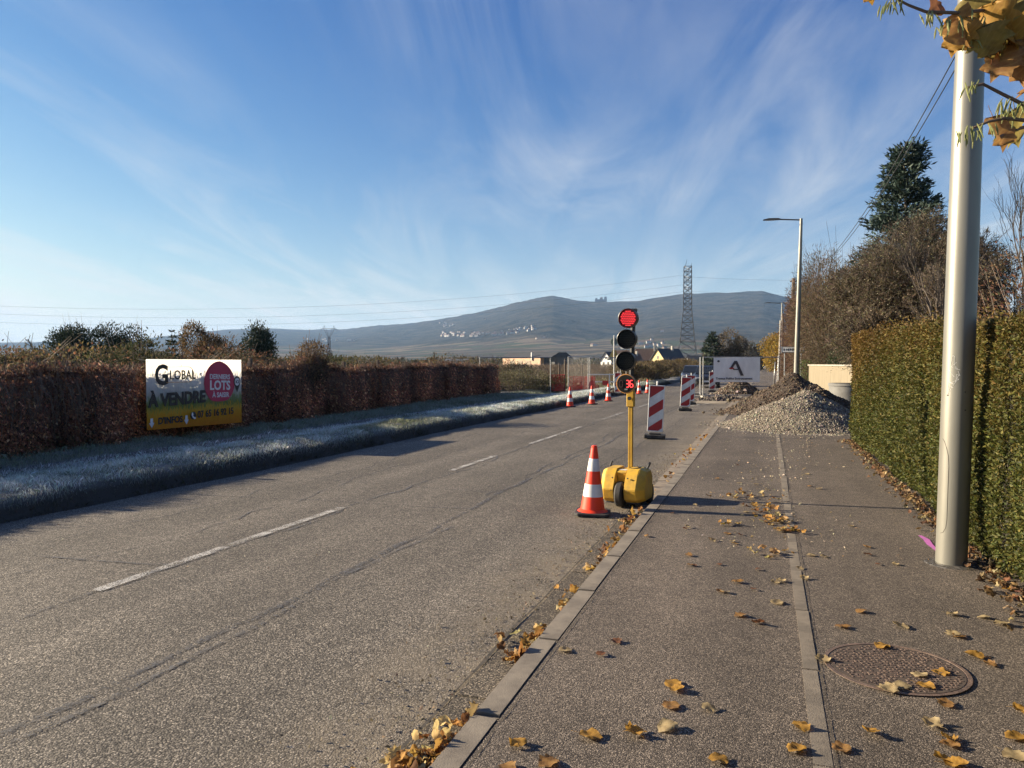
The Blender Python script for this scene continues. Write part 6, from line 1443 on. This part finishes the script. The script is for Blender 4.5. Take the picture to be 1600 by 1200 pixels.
litter('leaf_scraps', 'tiny pale leaf scraps strewn over the pavement', np.stack([X, Y, np.full(n, .0815)], 1)[k], .022, [(.45, .38, .26), (.30, .22, .12), (.55, .48, .36)], 78)
cl_ = [(.08, 8.05, .09, 24, .06), (.02, 8.20, .08, 12, .06), (-.12, 8.55, .14, 8, .05), (.0, 8.75, .14, 8, .05), (-.28, 7.75, .07, 10, .06), (.18, 7.6, .06, 18, .05), (-.2, 9.4, .2, 30, .05), (.02, 6.65, .10, 16, .06)]
PP = []; 
for cx, cy, sd, k, _ in cl_: PP.append(np.stack([rng.normal(cx, sd, k), rng.normal(cy, sd * .8, k), .0815 + np.abs(rng.normal(0, .012, k))], 1))
leaf_drift('leaf_drift', 'small drift of yellow leaves along the edging strip', np.concatenate(PP), .05, DL, 79, [.35, .15, .45, .05], .3)
PP = []
for yc, k, sp in ((2.75, 80, .13), (3.0, 14, .10), (4.05, 16, .08), (4.35, 14, .10), (4.9, 4, .06), (5.3, 4, .06), (6.3, 10, .2), (7.3, 14, .3), (8.0, 22, .2)):
    PP.append(np.stack([-1.26 - np.abs(rng.normal(0, .075, k)), rng.normal(yc, sp, k), .018 + np.abs(rng.normal(0, .016, k))], 1))
n = 70; Y = rng.uniform(2, 18, n); PP.append(np.stack([-1.27 - np.abs(rng.normal(0, .10, n)), Y, np.full(n, .016)], 1))
leaf_drift('gutter_leaves', 'brown and yellow leaves heaped in the gutter against the kerb', np.concatenate(PP), .055, DL, 80, [.26, .30, .26, .18], .5)
n = 2600; Y = rng.uniform(2, 14, n); X = -1.45 - np.abs(rng.normal(0, .22, n))
litter('gutter_grit', 'dark crumbs of grit and leaf along the gutter', np.stack([X, Y, np.full(n, .009)], 1), .014, [(.08, .065, .05), (.15, .12, .085), (.30, .25, .18)], 81, [.3, .4, .3])
n = 1500; Y = 3 + 14 * rng.uniform(0, 1, n) ** 1.1; X = 1.66 - np.abs(rng.normal(0, .10, n)) - .04 * vnoise(Y * 1.5, Y * 0, 62.0, 2)
leaf_drift('hedge_litter', 'brown leaf litter along the foot of the clipped hedge', np.stack([X, Y, .078 + np.abs(rng.normal(0, .010, n))], 1), .042, [(.26, .17, .08), (.17, .10, .05), (.36, .28, .16), (.10, .06, .035), (.22, .11, .05), (.07, .06, .04)], 82, [.2, .24, .16, .2, .1, .1])
n = 700; Y = rng.uniform(4, 13, n); X = rng.uniform(-7.2, -1.6, n)
litter('road_grit', 'scattered tiny grit and leaf crumbs on the road', np.stack([X, Y, np.full(n, .008)], 1), .012, [(.30, .26, .2), (.16, .12, .08), (.4, .36, .3)], 83)

# ------------------------------------------------------------------ overhanging branch
bb = empty('overhanging_branch', (1.95, 2.0, 2.4), 0, 'branch with golden brown autumn leaves hanging in from the top right corner', 'branch')
M_brn = plain('branch_bark', (.15, .10, .07), (.09, .06, .045), 12, .8)
TWIGS = [[(-1.231, 0.373, 0.211), (-1.341, 0.283, 0.161), (-1.441, 0.217, 0.131), (-1.514, 0.171, 0.115), (-1.586, 0.148, 0.118), (-1.626, 0.135, 0.134), (-1.656, 0.125, 0.15), (-1.732, 0.101, 0.194)], [(-1.212, 0.43, 0.15), (-1.331, 0.317, 0.152), (-1.402, 0.262, 0.158), (-1.467, 0.23, 0.161), (-1.532, 0.188, 0.175)], [(-1.229, 0.368, 0.011), (-1.34, 0.28, 0.044), (-1.41, 0.225, 0.061), (-1.461, 0.188, 0.071), (-1.498, 0.175, 0.076)], [(-1.246, 0.306, -0.137), (-1.354, 0.218, -0.112), (-1.413, 0.178, -0.091), (-1.459, 0.153, -0.071), (-1.494, 0.141, -0.08)], [(-1.228, 0.364, -0.138), (-1.345, 0.252, -0.14), (-1.402, 0.201, -0.145), (-1.437, 0.189, -0.153), (-1.474, 0.177, -0.169)], [(-1.192, 0.484, -0.073), (-1.291, 0.397, -0.116), (-1.337, 0.36, -0.134), (-1.386, 0.312, -0.162)]]
LEAFS = [(-1.717, 0.106, 0.182, 0.075, 'golden'), (-1.551, 0.159, 0.134, 0.075, 'brown'), (-1.357, 0.278, 0.195, 0.09, 'golden'), (-1.51, 0.171, 0.071, 0.1, 'golden'), (-1.493, 0.156, 0.066, 0.12, 'tan'), (-1.465, 0.209, 0.144, 0.09, 'olive'), (-1.421, 0.257, 0.177, 0.14, 'olive'), (-1.389, 0.288, 0.164, 0.13, 'olive'), (-1.377, 0.248, 0.121, 0.13, 'olive'), (-1.427, 0.2, 0.103, 0.11, 'golden'), (-1.413, 0.203, 0.055, 0.12, 'tan'), (-1.444, 0.172, 0.044, 0.1, 'olive'), (-1.383, 0.234, 0.057, 0.13, 'olive'), (-1.368, 0.218, 0.055, 0.12, 'golden'), (-1.4, 0.206, 0.013, 0.11, 'tan'), (-1.36, 0.219, 0.005, 0.13, 'tan'), (-1.407, 0.235, 0.004, 0.09, 'brown'), (-1.376, 0.315, -0.132, 0.11, 'tan'), (-1.332, 0.351, -0.119, 0.12, 'olive'), (-1.338, 0.228, 0.052, 0.13, 'golden'), (-1.319, 0.253, -0.019, 0.13, 'tan'), (-1.448, 0.246, 0.138, 0.11, 'tan')]
TUFTS = [(-1.656, 0.125, 0.144), (-1.674, 0.119, 0.137), (-1.584, 0.148, 0.115), (-1.548, 0.138, 0.083), (-1.523, 0.147, 0.091), (-1.494, 0.178, 0.112), (-1.473, 0.183, 0.06), (-1.488, 0.143, -0.075), (-1.405, 0.191, -0.106), (-1.38, 0.209, -0.118), (-1.477, 0.176, -0.169), (-1.492, 0.171, -0.174), (-1.444, 0.187, -0.163), (-1.461, 0.188, 0.103), (-1.354, 0.218, -0.106)]
for t in TWIGS:
    mb = MB()
    for i, (p, q) in enumerate(zip(t, t[1:])): mb.tube(p, q, .0046 * (1 - i / (len(t) + 1)) + .0012, .0046 * (1 - (i + 1) / (len(t) + 1)) + .0012, n=6)
    mb.build('twig', M_brn, bb)
BL = {}
for key, mat_ in (('tan', L_tan), ('golden', L_yel), ('olive', L_oliv), ('brown', L_brn)):
    BL[key] = [leaf_mesh('leaf', (2, 0, 2)[k], (.8, -.7, 1.2)[k], (.25, .35, -.3)[k], (.1, -.1, .2)[k], mat_, r_) for k in range(3)]
for k, (x, y, z, s, key) in enumerate(LEAFS):
    o = link('leaf', BL[key][k % 3], bb, (x, y, z)); o.scale = (s * .92, s * .92, s * .6)
    o.rotation_euler = (R(-90 + r_.uniform(-28, 28)), R(r_.uniform(-35, 35)), R(18 + r_.uniform(-70, 70)))
M_catk = plain('catkin', (.12, .15, .04), (.22, .21, .08), 30, .7)
for k, p in enumerate(TUFTS):
    mb = MB(); c_ = Vector(p)
    for q in range(r_.randint(4, 8)):
        d = Vector((r_.uniform(-.6, .6), r_.uniform(-.6, .6), -1)).normalized(); st = c_ + Vector((r_.uniform(-.018, .018), r_.uniform(-.018, .018), r_.uniform(-.008, .012)))
        m1 = st + d * .016; mb.tube(st, m1, .0011, .0026, n=5); mb.tube(m1, m1 + (d + Vector((0, 0, -.5))).normalized() * r_.uniform(.012, .028), .0026, .0009, n=5)
    mb.build('catkin_tuft', M_catk, bb)
